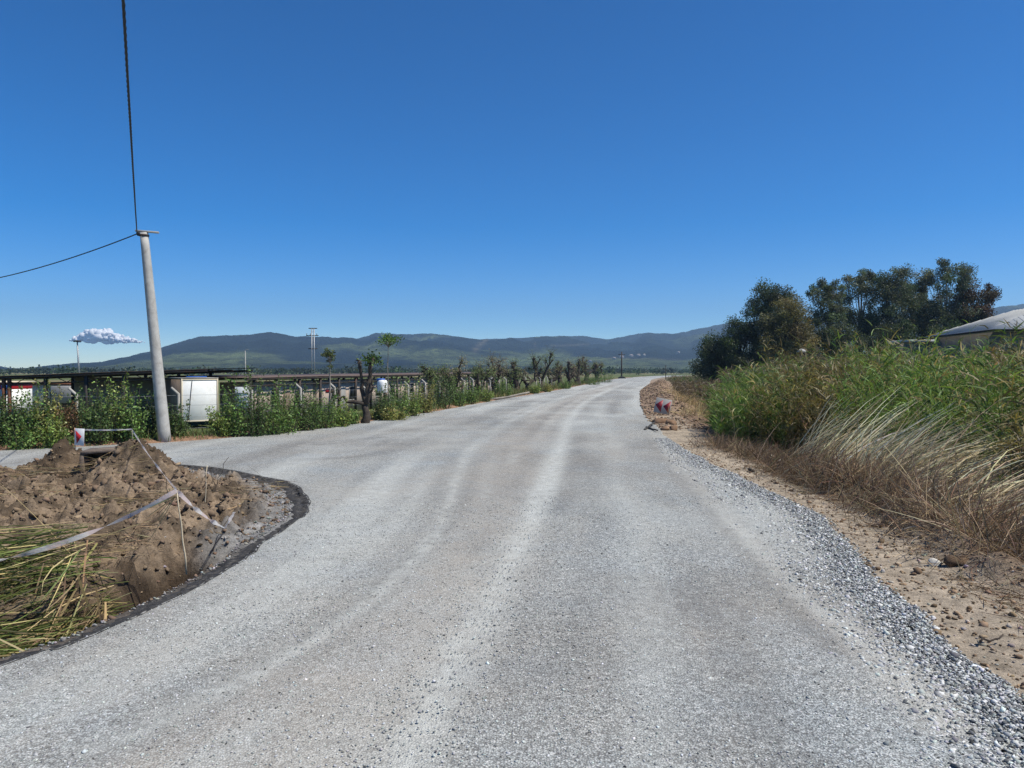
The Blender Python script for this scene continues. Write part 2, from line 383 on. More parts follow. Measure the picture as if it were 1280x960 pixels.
# ------------------------------------------------------------------ road outlines
LEFT = [(-75, -3), (-45, 8.5), (-28, 18.8), P(0, 563)[:2], P(206, 553)[:2], P(300, 546)[:2], P(400, 536)[:2], P(455, 528)[:2], P(540, 515)[:2],
        P(600, 504)[:2], P(640, 497)[:2], P(700, 487)[:2], P(740, 479)[:2], (33, 250), (52, 330), (74, 410), (100, 480)]
RIGHT = [(2.6, -6), (3.0, 0), (3.6, 3.6)] + [P(*q)[:2] for q in ((1246, 853), (1186, 805), (1146, 762), (1105, 729), (1074, 696), (1020, 644), (958, 612), (880, 574),
        (837, 550), (820, 531), (807, 520), (801, 503), (802, 487))] + [(32, 175), (45, 245), (63, 322), (86, 402), (112, 470)]
ISLE = [(-7.0, -6), (-5.9, 2.)] + [P(*q)[:2] for q in ((0, 832), (66, 812), (164, 771), (236, 737), (295, 704), (348, 665), (378, 643), (384, 622), (361, 604), (308, 592),
        (256, 584), (184, 581), (0, 589))] + [(-24, 15.5), (-42, 3), (-68, -10)]
left_e = spline(LEFT, .6, .12, 1); right_e = spline(RIGHT, .4, .10, 2); isle_e = spline(ISLE, .22, .05, 3)
outline = np.concatenate([right_e, left_e[::-1], isle_e[::-1]])       # closed road polygon
isle_poly = np.concatenate([isle_e, [(-75, -12), (-75, -20), (-7, -20)]])

def side_dist(x, y):
    ins = inside(x, y, outline); dl = dist_poly(x, y, left_e); dr = dist_poly(x, y, right_e); di = dist_poly(x, y, isle_e)
    return ins, dl, dr, di

# ------------------------------------------------------------------ ground
def ground_h(x, y, parts=None):
    ins, dl, dr, di = parts if parts is not None else side_dist(x, y)
    d = np.minimum(np.minimum(dl, dr), di); isl = inside(x, y, isle_poly)
    lft = (~ins) & (~isl) & (dl <= dr); rgt = (~ins) & (~isl) & (dr < dl)
    n = fbm(x*.5, y*.5, 4)-.5; nf = fbm(x*2.2, y*2.2, 4)-.5; nb = fbm(x*.04, y*.04, 3)-.5
    r = np.hypot(x, y)
    far = .0016*np.clip(r-350, 0, 2000)
    z = np.full(np.shape(x), -.16) + far*0
    zl = -.05 + .16*np.exp(-((dl-.9)/.6)**2)*(.5+1.2*fbm(x*.7, y*.7, 3)) - .5*sst(2., 9., dl) + .12*nf*sst(0, .5, dl) + nb*.4*sst(10, 60, dl)
    ridge = .22*np.exp(-((dr-1.9-.35*np.sin(y*.35))/.35)**2)*sst(8.5, 10.5, y)*(1-sst(16.5, 19., y))*(.4+1.3*fbm(x*1.1, y*1.1, 3))
    bank = (.75*np.exp(-((dr-2.4)/1.5)**2))*sst(42, 60, y)*(1-sst(170, 240, y))*(.6+.8*fbm(x*.4, y*.4, 4))
    zr = -.07 + .10*nf*sst(0, .6, dr) + .22*n*sst(.5, 3, dr) + ridge + bank - .15*sst(1.5, 5, dr) + .25*sst(5, 12, dr)*(1-sst(60, 90, y)) + nb*.5*sst(15, 60, dr)
    z = np.where(lft, zl, z); z = np.where(rgt, zr, z); z = np.where(isl, -1.9*sst(0, 2., di)-.2, z)
    z = np.where(ins & (d > .05), np.minimum(-.1, -.06-.1*sst(0, .6, d)), z)
    return z + far*np.where(ins, .0, 1.)
def axis(lo, hi, step, far_lo, far_hi, g=1.13):
    a = list(np.arange(lo, hi+1e-6, step)); s = step
    while a[-1] < far_hi: s = min(s*g, 500); a.append(a[-1]+s)
    s = step; b = []
    p_ = lo
    while p_ > far_lo: s = min(s*g, 500); p_ -= s; b.append(p_)
    return np.array(b[::-1]+a)
xs = axis(3.2, 13, .085, -4500, 4500); ys = axis(5., 24, .085, -2000, 4700, 1.05)
xl = np.concatenate([np.arange(-36, 3.2, .4)]); xs = np.unique(np.concatenate([xs[(xs < -36) | (xs >= 3.2)], xl]))
GX, GY = np.meshgrid(xs, ys, indexing='xy'); gx, gy = GX.ravel(), GY.ravel()
parts = side_dist(gx, gy); gz = ground_h(gx, gy, parts)
ins_, dl_, dr_, di_ = parts
N1 = fbm(gx*.25, gy*.25, 4); N2 = fbm(gx*.02, gy*.02, 4); N3 = fbm(gx*.9, gy*.9, 4)
tan = np.array([.35, .292, .222]); brown = np.array([.155, .105, .07]); red = np.array([.27, .165, .105]); grn = np.array([.085, .105, .035]); fld = np.array([.10, .12, .04])
G = np.tile(fld, (len(gx), 1))*(.6+.8*N2)[:, None]
G = np.where((N2 > .56)[:, None], np.array([.20, .17, .09])*(.7+.6*N1)[:, None], G)
leftm = (dl_ < dr_); near_l = (1-sst(1.2, 3.2, dl_+1.2*(N3-.5)))[:, None]; near_r = (1-sst(1.0, 2.4, dr_+2.*(N1-.5)))[:, None]
GL = red*near_l + grn*(1-near_l)*(.6+.8*N1)[:, None]
GR = tan*near_r + brown*(1-near_r)
bankm = (sst(40, 55, gy)*(1-sst(170, 230, gy))*(1-sst(4, 6, dr_)))[:, None]
GR = GR*(1-bankm) + np.array([.29, .205, .14])*bankm
wl = ((1-sst(9, 16, dl_))*leftm)[:, None]; wr = ((1-sst(14, 24, dr_))*(~leftm))[:, None]
GR = np.where(((gy > 36) & (dr_ > 5))[:, None], np.array([.11, .11, .045])*(.6+.8*N1)[:, None], GR)
G = G*(1-wl)+GL*wl; G = G*(1-wr)+GR*wr
nx_, ny_ = len(xs), len(ys)
ii = (np.arange(ny_-1)[:, None]*nx_ + np.arange(nx_-1)[None]).ravel()
gm_ = MB(); gm_.add(np.stack([gx, gy, gz], 1), np.stack([ii, ii+1, ii+nx_+1, ii+nx_], 1), np.clip(G, .01, .9))
tag(gm_.build('ground', M['soil'], smooth=True), kind='structure')

# ------------------------------------------------------------------ road sheet
def road_points():
    out = []
    y = 3.2
    while y < 470:
        st = max(.075, y*.0115)
        x0, x1 = (-14, 9) if y < 40 else (np.interp(y, [40, 80, 180, 250, 480], [-16, -6, 10, 25, 90]), np.interp(y, [40, 80, 180, 250, 480], [10, 18, 40, 55, 125]))
        s2 = st if y < 40 else st*.8
        a = np.arange(x0, x1, s2 if y < 40 else max(.3, y*.004)); out.append(np.stack([a+R.uniform(-.2, .2, len(a))*s2, y+R.uniform(-.2, .2, len(a))*st], 1)); y += st
    a = np.stack(np.meshgrid(np.arange(-74, -14, .8), np.arange(-20, 32, .8)), -1).reshape(-1, 2); out.append(a + R.uniform(-.1, .1, a.shape))
    q = np.concatenate(out); i_ = inside(q[:, 0], q[:, 1], outline); q = q[i_]
    d = np.minimum(np.minimum(dist_poly(q[:, 0], q[:, 1], left_e), dist_poly(q[:, 0], q[:, 1], right_e)), dist_poly(q[:, 0], q[:, 1], isle_e))
    return q[d > .04]
rp = road_points(); nb_ = len(outline)
allp = [Vector(p_) for p_ in outline] + [Vector(p_) for p_ in rp]
res = delaunay_2d_cdt(allp, [], [list(range(nb_))], 1, 1e-5)
rv = np.array([v[:] for v in res[0]]); rf = np.array([f for f in res[2] if len(f) == 3])
rx, ry = rv[:, 0], rv[:, 1]
def pxl(*q): return spline([P(*p_)[:2] for p_ in q], .4)
TA = pxl((480, 1010), (505, 960), (560, 850), (600, 780), (640, 700), (672, 640), (690, 590), (703, 550), (717, 517), (741, 497), (770, 484), (790, 477))
TB = pxl((120, 935), (190, 905), (300, 852), (400, 795), (470, 745), (530, 685), (562, 630), (575, 588), (600, 552), (652, 519), (701, 498), (745, 485), (775, 477))
TC = pxl((826, 556), (880, 620), (940, 682), (990, 737), (1075, 800), (1130, 850), (1180, 910))
TD = pxl((850, 590), (905, 655), (955, 712), (1000, 770), (1040, 815))
TE = pxl((380, 575), (480, 566), (545, 541), (640, 513), (700, 499))
TF = pxl((395, 556), (430, 553), (480, 546))
TG = pxl((180, 915), (310, 842), (410, 780), (480, 728), (550, 665), (580, 625))
TH = pxl((690, 640), (712, 590), (722, 552), (735, 523), (760, 502))
TI = pxl((690, 543), (700, 543), (735, 543))
TJ = pxl((60, 583), (0, 575)); TK = pxl((200, 567), (330, 557), (450, 548), (560, 528))
TL = pxl((770, 700), (765, 640), (762, 580), (775, 530), (785, 500)); 
def trk(pl, wd, amp=1., wob=.3):
    d = dist_poly(rx, ry, pl); wdn = wd*(1+wob*2*(fbm(rx*.6+3, ry*.6, 3)-.5)); return amp*np.exp(-(d/wdn)**2)
nr = fbm(rx*.3, ry*.3, 4)
ins_d = dist_poly(rx, ry, isle_e); rgt_d = dist_poly(rx, ry, right_e); lft_d = dist_poly(rx, ry, left_e)
dust = np.clip(trk(TA, .26, .85) + trk(TB, .22, .55)*sst(14, 20, ry) + trk(TB, .14, .55)*(1-sst(14, 20, ry)) + trk(TC, .17, .55) + .18*np.exp(-(rgt_d/1.3)**2)*sst(24, 40, ry) + .55*sst(.5, .75, nr)*sst(12, 40, ry)*.6 + .42*np.exp(-((rx-P(430, 640)[0])/2.2)**2-((ry-P(430, 640)[1])/5.5)**2)*(.5+1.*fbm(rx*.8, ry*.4, 3)), 0, 1)
dark = np.clip(trk(TD, .14, 1.) + trk(TE, .22, 1.6) + trk(TF, .18, 1.5) + trk(TH, .32, .7) + trk(TI, .12, .9) + trk(TK, .17, .7) + trk(TG, .09, 1.2) + .9*np.exp(-(ins_d/.07)**2) + .35*sst(.55, .7, fbm(rx*.45+9, ry*.25+4, 3))*(1-dust), 0, 1)
dA, dB = dist_poly(rx, ry, TA), dist_poly(rx, ry, TB)
sideA = np.sign(rx-np.interp(ry, TA[:, 1], TA[:, 0])); uA = dA*sideA
lane = fbm(uA*1.15+11, ry*.05+2, 4)-.5; laneB = fbm(dB*1.2+4, ry*.05+7, 4)-.5; lane = np.where(uA < -1.2, laneB, lane)
fine = fbm(uA*3.5, ry*.16, 4)-.5; patch = fbm(rx*.5+21, ry*.22, 4)-.5
brw = np.clip(1.*np.exp(-((dist_poly(rx, ry, spline((TA[::6][:40] + TB[np.linspace(0, len(TB)-1, len(TA[::6][:40])).astype(int)])/2, 1.)))/1.1)**2) + trk(TC, .25, .9) + .35*sst(.45, .65, fbm(rx*.25+30, ry*.25, 4)), 0, 1)
dust = np.clip(dust*(.75+.9*(fine+.35)) + 2.3*np.clip(lane-.02, 0, 1) + 1.3*np.clip(patch-.04, 0, 1), 0, 1); dark = np.clip(dark + 3.4*np.clip(-lane-.03, 0, 1)*(dust < .6) + 2.*np.clip(-patch-.05, 0, 1), 0, 1); brw = np.clip(brw+1.8*np.clip(fine-.06, 0, 1)+1.3*np.clip(-patch-.02, 0, 1), 0, 1)
rz_ = .004 + .012*(fbm(rx*.5, ry*.5, 3)-.5) - .012*np.clip(trk(TA, .3), 0, 1) - .05*np.exp(-(rgt_d/.35)**2)
mb = MB(); mb.add(np.stack([rx, ry, rz_], 1), rf, np.stack([dust, dark, brw], 1))
tag(mb.build('road', M['road'], smooth=True), kind='structure')

# black bitumen lip of the asphalt round the excavation, with a skirt of fine gravel below
def strip(edge, prof, matl, name, sgn=1, jz=.02, sub=slice(None), C=None):
    e = edge[sub]; t = unit(np.gradient(e, axis=0)); nrm = np.stack([-t[:, 1], t[:, 0]], 1)*sgn; n = len(e); V = []
    for k, (o_, z) in enumerate(prof):
        jo = 0 if k == 0 else .028*R.normal(size=n); jzz = 0 if k == 0 else jz*R.normal(size=n)
        s = np.cumsum(np.r_[0, np.linalg.norm(np.diff(e, axis=0), axis=1)])
        wob = (vnoise(s*1.1+k*3, s*0+k*1.7)-.5)*.5*o_
        V.append(np.concatenate([e + nrm*((o_+wob*(k > 0)+jo)[:, None] if k else np.full((n, 1), o_)), (z+np.zeros(n)+jzz)[:, None]], 1))
    m = len(prof); V = np.stack(V, 1).reshape(-1, 3)
    i_ = (np.arange(n-1)[:, None]*m+np.arange(m-1)[None]).ravel()
    b = MB(); b.add(V, np.stack([i_, i_+1, i_+m+1, i_+m], 1), C); return tag(b.build(name, matl, smooth=True), kind='structure')
s_near = spline(isle_e, .07)
strip(s_near, [(-.04, .010), (.025, .0), (.08, -.04), (.16, -.05), (.26, -.064), (.36, -.12), (.39, -.5)], M['bitumen'], 'asphalt_edge', 1, .008)
strip(right_e, [(-.03, -.05), (.06, -.075), (.25, -.16)], M['road'], 'gravel_edge', -1, .01, slice(0, 200), (.3, .3, .5))

# ------------------------------------------------------------------ excavated soil inside the bend
def isle_h(x, y):
    di = dist_poly(x, y, isle_e)
    n = fbm(x*.8, y*.8, 5)-.5; nf = fbm(x*3., y*3., 4)-.5; nr_ = fbm(x*1.7+5, y*1.7, 5, True)-.5; nl = np.abs(fbm(x*4.3, y*4.3, 3)-.5); nq = fbm(x*8.5, y*8.5, 3)-.5; cr = np.clip(fbm(x*1.3+31, y*1.3, 4, True)-.62, 0, 1)
    nxx = fbm(x*.55+2, y*.55, 3)-.5
    rim = sst(.45, 1.1, di+.5*nf)
    g = lambda cx, cy, sx, sy, a=0.: np.exp(-(((x-cx)*math.cos(a)+(y-cy)*math.sin(a))/sx)**2-((-(x-cx)*math.sin(a)+(y-cy)*math.cos(a))/sy)**2)
    z = -.075 - .04*sst(.3, .6, di) + .03*nf
    z = z + rim*(.80*g(-9.35, 18.9, .75, .95) + .70*g(-11.3, 19.3, .75, .8) + .16*g(-10.4, 18.0, 2.2, 1.8) + .22*g(-8, 15.5, 2.2, 2.2) + .34*g(-6.3, 12.9, .9, 1.0) + .16*g(-9, 13, 2, 1.5) + .30*g(-7.2, 11.6, 1., .7) + .2*g(-14, 17, 3, 2))
    wd = 1.35+1.3*(1-sst(8.7, 9.9, y))
    tr = sst(.40, .62, di)*(1-sst(wd*.8, wd*1.12, di+.9*nxx+.25*nf))*(1-sst(11.0, 12.4, y+.8*nxx))
    z = z + rim*(.32*n + .50*nr_ + .30*nf + .16*nl + .34*nq - .5*cr)*(1-.7*tr)*(1-.8*g(-10.45, 18.1, .55, .8))
    return z - .95*tr
hx = np.arange(-20, -3.2, .045); hy = np.arange(5.2, 22.6, .045)
HX, HY = np.meshgrid(hx, hy); x_, y_ = HX.ravel(), HY.ravel()
keep = inside(x_, y_, isle_poly); di = dist_poly(x_, y_, isle_e); z_ = isle_h(x_, y_)
ok = keep & (di > .1)
idx = -np.ones(len(x_), int); idx[ok] = np.arange(ok.sum())
i_ = (np.arange(len(hy)-1)[:, None]*len(hx)+np.arange(len(hx)-1)[None]).ravel()
q = np.stack([i_, i_+1, i_+len(hx)+1, i_+len(hx)], 1); q = idx[q]; q = q[(q >= 0).all(1)]
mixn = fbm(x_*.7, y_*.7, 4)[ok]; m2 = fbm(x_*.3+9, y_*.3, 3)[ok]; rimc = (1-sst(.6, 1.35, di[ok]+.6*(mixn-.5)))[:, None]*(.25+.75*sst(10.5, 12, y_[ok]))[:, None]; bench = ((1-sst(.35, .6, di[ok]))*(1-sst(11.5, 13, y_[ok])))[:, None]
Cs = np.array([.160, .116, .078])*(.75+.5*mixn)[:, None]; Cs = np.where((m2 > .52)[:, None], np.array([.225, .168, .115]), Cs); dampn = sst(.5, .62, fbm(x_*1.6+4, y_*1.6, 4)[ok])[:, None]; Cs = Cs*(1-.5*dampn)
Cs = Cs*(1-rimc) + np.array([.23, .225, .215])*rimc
Cs = Cs*(1-bench*.7)+np.array([.10, .09, .08])*bench*.7; lowc = 1-sst(-.6, -.12, z_[ok])[:, None]; Cs = Cs*(1-lowc)+np.array([.055, .040, .028])*lowc  # pit darkens with depth: wet soil plus overhang shade put into the colour
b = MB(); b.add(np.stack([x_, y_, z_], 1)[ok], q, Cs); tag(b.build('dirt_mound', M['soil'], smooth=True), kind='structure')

# clods and stones on the soil
b = MB(); n = 15000
px_, py_ = R.uniform(-18, -3.6, n), R.uniform(6, 22, n); k = inside(px_, py_, isle_poly) & (dist_poly(px_, py_, isle_e) > .35); px_, py_ = px_[k], py_[k]
sz = np.minimum(R.lognormal(math.log(.042), .6, len(px_)).clip(.015, .2), np.where((py_ < 12.5) | (dist_poly(px_, py_, isle_e) < 1.3), .085, .22))
stones(b, np.stack([px_, py_, isle_h(px_, py_)+sz*.12], 1), sz, colvar((.165, .12, .082), len(px_), .32, .03), .7, 1, .42)
tag(b.build('soil_clods', M['stone']), kind='stuff')

# loose gravel: coarse stones along the right edge, chips on the road, grey skirt inside the bend
b = MB()
def edge_at(y): return np.interp(y, right_e[:, 1], right_e[:, 0])
n = 40000; yy = 4.6 + R.power(1.0, n)*0 + R.uniform(0, 1, n)**1.6*26; xr = edge_at(yy)
inn = np.interp(yy, [4, 7.7, 9.5, 16, 25, 31], [1.15, 1.0, 1.15, 1.5, 1.0, .6])
off = np.abs(R.normal(0, 1, n))*.5*inn*.9
off = np.where(R.random(n) < .5, R.uniform(-.12, 1., n)*inn, off)
xx = xr - off
sz = R.lognormal(math.log(.0235), .36, n).clip(.01, .06)
C = colvar((.36, .37, .365), n, .38, .03); C[R.random(n) < .12] = (.60, .60, .585); C[R.random(n) < .15] = (.13, .135, .14)
stones(b, np.stack([xx, yy, np.where(off < 0, -.07, -.015)+R.uniform(0, .018, n)+sz*.1], 1), sz, C, .65, 1, .38)
n = 42000; yy = 4.4 + R.uniform(0, 1, n)**1.5*12; xx = R.uniform(-7, 6, n); k = inside(xx, yy, outline) & (np.abs(xx/yy) < .78)
xx, yy = xx[k], yy[k]; n = len(xx); sz = R.lognormal(math.log(.014), .3, n)
C = colvar((.36, .37, .36), n, .35, .03)
stones(b, np.stack([xx, yy, np.full(n, .006)], 1), sz, C, .6)
n = 15000; k = R.integers(0, len(s_near), n); e = s_near[k]; t = unit(np.gradient(s_near, axis=0))[k]; nrm = np.stack([-t[:, 1], t[:, 0]], 1)
o_ = .12+np.abs(R.normal(0, .45, n)); q_ = e+nrm*o_[:, None]; k = (q_[:, 1] > 6) & (q_[:, 1] < 24) & (q_[:, 0] > -14) & inside(q_[:, 0], q_[:, 1], isle_poly); q_ = q_[k]; o_ = o_[k]; n = len(q_)
sz = R.lognormal(math.log(.026), .4, n).clip(.01, .07)
zz = np.where(o_ < .3, -.05-.5*o_, isle_h(q_[:, 0], q_[:, 1])+.01); stones(b, np.concatenate([q_, zz[:, None]], 1), sz, colvar((.24, .235, .225), n, .35, .05), .65)
tag(b.build('gravel', M['stone']), kind='stuff')
b = MB(); n = 9000; yy = R.uniform(36, 170, n); xx = edge_at(yy)+np.abs(R.normal(1.5, 1.8, n)); sz = R.lognormal(math.log(.075), .6, n).clip(.03, .24)
stones(b, np.stack([xx, yy, ground_h(xx, yy)+sz*.15], 1), sz, colvar((.235, .17, .118), n, .35, .03), .55); tag(b.build('bank_rubble', M['stone']), kind='stuff')
# litter of small clods on the right dirt
b = MB(); n = 6000; yy = 5.+R.uniform(0, 1, n)**1.4*24; xx = edge_at(yy)+.05+np.abs(R.normal(0, 2.2, n))
sz = R.lognormal(math.log(.028), .5, n).clip(.008, .14)
C = colvar((.22, .155, .10), n, .3, .025); kk = R.random(n) < .15; C[kk] = colvar((.34, .31, .27), kk.sum(), .2)
stones(b, np.stack([xx, yy, ground_h(xx, yy)+sz*.15], 1), sz, C, .65)
tag(b.build('dirt_crumbs', M['stone']), kind='stuff')

# ------------------------------------------------------------------ hills
SIL = [(-900, 430), (-600, 440), (-300, 452), (0, 457), (22, 460), (50, 457), (80, 454), (100, 453), (125, 452), (150, 447), (185, 439), (207, 432), (250, 420), (280, 419), (300, 418), (320, 416), (337, 414), (352, 417), (372, 420),
       (430, 421), (447, 423), (458, 420), (470, 416), (490, 417), (515, 417), (540, 416), (560, 418), (578, 421), (600, 424), (640, 422), (680, 420), (705, 419), (735, 420), (760, 424), (775, 421), (790, 418),
       (812, 415), (838, 417), (870, 411), (900, 405), (925, 402), (980, 398), (1060, 396), (1150, 392), (1250, 383), (1280, 379), (1400, 376), (1600, 390), (1900, 410), (2400, 430)]
sx = np.array([s_[0] for s_ in SIL], float); sy = np.array([s_[1] for s_ in SIL], float)
az = np.linspace(math.radians(-62), math.radians(62), 900); rr = np.linspace(1300, 4600, 150)
A, RR = np.meshgrid(az, rr); X = np.sin(A)*RR; Y = np.cos(A)*RR
pxa = 640+FPX*np.tan(az); tgt = (464-np.interp(pxa, sx, sy))/FPX*np.cos(az)       # tan of elevation along the slant distance
tgt = tgt + .0022*(fbm(az*75, az*0+2, 4)-.5)+.0008*(fbm(az*400, az*0+5, 3)-.5)
rcen = 3700+600*np.sin(az*3.1+.5)
n1 = fbm(X/520, Y/520, 6, True); n2 = fbm(X/220, Y/220, 5)
env = sst(1300, rcen[None]*np.ones_like(RR), RR)*(1-.45*sst(rcen[None], 4600, RR))
H = env**1.1*(.20+1.1*n1+.34*n2)+ .10*sst(1400, 2300, RR)*n2
slope = H/RR; mx = slope.max(0); kf = np.convolve(np.pad(tgt/mx, 6, mode='edge'), np.ones(13)/13, 'valid')
H = H*kf[None]; H = H*(tgt/(H/RR).max(0))[None] if False else H*(1+(np.clip(tgt/(H/RR).max(0), .6, 1.6)-1)[None]*sst(1600, 2700, RR))
Z = H+CAM_H*0+2.0*sst(1300, 1900, RR)
nf_ = fbm(X/420+40, Y/420, 5); ng = fbm(X/150, Y/150, 4)
forest = np.array([.016, .027, .020]); olive = np.array([.135, .165, .058]); tanp = np.array([.19, .16, .10])
relh = np.clip(Z/ (Z.max(0)[None]+1e-6), 0, 1)
fo = np.clip(sst(.42, .56, nf_ + .40*(relh-.40)), 0, 1)[..., None]
C = olive*(.5+1.0*ng[..., None])*(1-fo)+forest*fo
pa = (640+FPX*np.tan(A)); py = 464-FPX*(Z-CAM_H)/Y
def scar(x0, y0, x1, y1, wdt):
    tt = np.clip(((pa-x0)*(x1-x0)+(py-y0)*(y1-y0))/((x1-x0)**2+(y1-y0)**2), 0, 1); return np.exp(-(np.hypot(pa-x0-tt*(x1-x0), py-y0-tt*(y1-y0))/wdt)**2)
sca = np.clip(scar(607, 424, 594, 437, 3.5)+.7*scar(668, 428, 670, 437, 1.2)+.6*scar(688, 432, 735, 430, 1.3)+.5*scar(760, 447, 850, 449, 1.3), 0, 1)[..., None]*.75
C = C*(1-sca)+tanp*sca
i_ = (np.arange(len(rr)-1)[:, None]*len(az)+np.arange(len(az)-1)[None]).ravel()
b = MB(); b.add(np.stack([X, Y, Z-1.5], -1).reshape(-1, 3), np.stack([i_, i_+1, i_+len(az)+1, i_+len(az)], 1), C.reshape(-1, 3)); tag(b.build('hills', M['hill'], smooth=True), kind='structure')
def hill_z(px_, py_t):
    """hill surface point seen at a pixel"""
    j = np.argmin(abs(pxa-px_)); c = np.where(py[:, j] <= py_t)[0]; i = c[0] if len(c) else int(np.argmin(py[:, j])); return np.array([X[i, j], Y[i, j], Z[i, j]-1.5])

# haze: one even volume round the whole place
hz_m, t, o = mat('haze_air'); pv = nd(t, 'ShaderNodeVolumePrincipled', Density=.00018); pv.inputs['Color'].default_value = (.46, .69, .96, 1); pv.inputs['Anisotropy'].default_value = .2
t.links.new(pv.outputs[0], o.inputs['Volume'])
b = MB(); b.box((0, 1350, 208), (10400, 7100, 424)); tag(b.build('haze', hz_m), kind='stuff')

# far tree belts on the plain below the hills
b = MB(); n = 2600
a_ = R.uniform(math.radians(-40), math.radians(40), n); r_ = R.uniform(480, 1700, n); r_ = np.where(R.random(n) < .5, 700+60*np.floor(R.uniform(0, 14, n))+R.normal(0, 12, n), r_)
cx, cy = np.sin(a_)*r_, np.cos(a_)*r_; kk = dist_poly(cx, cy, left_e) > 60; cx, cy, r_ = cx[kk], cy[kk], r_[kk]; n = len(cx)
hh = R.uniform(2.2, 5.5, n); zz = .0016*np.clip(r_-350, 0, 2000)
m_ = 46; c = np.stack([cx, cy, zz+hh*.5], 1)[:, None] + R.normal(size=(n, m_, 3))*np.stack([hh*.42, hh*.42, hh*.26], 1)[:, None]
cc = np.repeat(colvar((.038, .056, .024), n, .35, .12), m_, 0)
leaves(b, c.reshape(-1, 3), np.repeat(hh*.36, m_), cc*(1+.2*R.normal(size=(n*m_, 1)).clip(-2, 2)), .8)
tag(b.build('far_wood', M['leaf']), kind='stuff')

# small houses on the lower slopes
HG = 'white houses on the far hillside'
for i, (hp, hy_, wd, lab) in enumerate([(768, 449, 13, 'small white house at the left end of the row on the far hillside'), (776, 447, 16, 'white house second from left in the row on the far hillside'),
        (789, 446, 18, 'widest white house in the row on the far hillside'), (797, 446, 14, 'white house second from right in the row on the far hillside'), (806, 445, 12, 'small white house at the right end of the row on the far hillside'),
        (738, 452, 22, 'long low white building at the foot of the hills above the tree row'), (848, 441, 12, 'lone white house higher up the hill left of the dark trees')]):
    p_ = hill_z(hp, hy_); o = empty('hillside_house', p_, lab, 'house', HG, rz=.3*i)
    m = MB(); wd *= .7; m.box((0, 0, 1), (wd, 8, 6)); m.build('wall', M['frame_grey'], o)
    m = MB(); x0, y0 = wd/2+.5, 5; m.add([(-x0, -y0, 4), (x0, -y0, 4), (x0, y0, 4), (-x0, y0, 4), (-x0*.6, 0, 6.), (x0*.6, 0, 6.)], [[0, 1, 5, 4], [2, 3, 4, 5], [1, 2, 5], [3, 0, 4], [3, 2, 1, 0]]); m.build('roof', M['beige_wall'], o)

# cloud
cl = MB(); D = 5600.; s_ = D/FPX
for (x0, y0, rx0, ry0, k) in [(93, 425.5, 6, 2.2, 16), (101, 423, 8, 4.2, 26), (111, 420.5, 9, 6.6, 40), (121, 419.5, 9, 7.8, 50), (131, 420.5, 9, 7., 46), (141, 422, 9, 5.8, 40), (151, 424, 9, 4.6, 34), (160, 425.5, 8, 3.4, 26), (169, 427, 8, 2.2, 20), (176, 427.8, 6, 1.3, 14)]:
    c = AT(x0, y0, D); g = unit(R.normal(size=(k, 3)))*R.random((k, 1))**.5
    q_ = c+g*np.array([rx0*s_, rx0*s_*.8, ry0*s_]); q_[:, 2] = np.maximum(q_[:, 2], AT(x0, 428, D)[2])
    stones(cl, q_, R.uniform(.8, 1.6, k)*ry0*s_*.95, np.full((k, 3), .98), .8, 2, .05)
tag(cl.build('cloud', M['cloud'], smooth=True), 'small white puffy cloud low above the hills at the left', 'cloud', kind='thing')

# ------------------------------------------------------------------ utility pole and cables
pb = P(206, 552); ptop = AT(180, 291, pb[1])
o = empty('utility_pole', pb, 'tall tapered grey concrete utility pole leaning left beside the road', 'utility pole')
dv = ptop-pb; m = MB(); ts = np.linspace(-.02, 1, 14)
m.tube([dv*t_ for t_ in ts], [.235-.085*max(t_, 0) for t_ in ts], 20); m.build('shaft', M['concrete'], o, True)
m = MB(); m.box(dv+np.array([.13, -.02, .04]), (.85, .10, .07), rz=.15, ry=.06, bevel=.01); m.build('crossarm', M['post_concrete'], o)
m = MB(); m.box(dv+np.array([-.17, -.08, -.06]), (.10, .12, .14), bevel=.02); m.tube([dv+np.array([-.17, -.08, -.05]), dv+np.array([-.24, -.12, -.05])], .03, 8); m.build('cable_clamp', M['black_cable'], o)
m = MB(); m.tube([dv*.985+np.array([0, 0, -.02]), dv*.985+np.array([0, 0, .05])], [.175, .175], 20); m.build('band', M['dark_steel'], o)
att = pb+dv+np.array([-.22, -.1, -.06])
def cable(name, a, b_, sag, r, label, turns):
    n_ = 220; t_ = np.linspace(0, 1, n_)[:, None]; pts = a*(1-t_)+b_*t_; pts[:, 2] -= (sag*4*t_*(1-t_))[:, 0]
    m = MB(); d = unit(b_-a); s1 = unit(np.cross(d, [0, 0, 1])); s2 = np.cross(d, s1)
    for k in range(3):
        ph = t_*turns*2*math.pi + k*2.094
        m.tube(pts+r*.62*(s1*np.cos(ph)+s2*np.sin(ph)), r*.62, 6)
    tag(m.build(name, M['black_cable'], smooth=True), label, 'cable')
c1 = AT(155, 0, 10.2); c2 = att+(c1-att)*2.6; c2[2] = 7.9
cable('overhead_cable', att, np.array([c2[0], c2[1], c2[2]]), .55, .021, 'thick twisted black cable running from the pole top overhead towards the camera', 70)
e1 = AT(0, 337, 36.); e2 = att+(e1-att)*2.2; e2[2] = att[2]-.4
cable('overhead_cable', att, e2, .62, .02, 'thin black cable running from the pole top out of the picture to the left', 40)

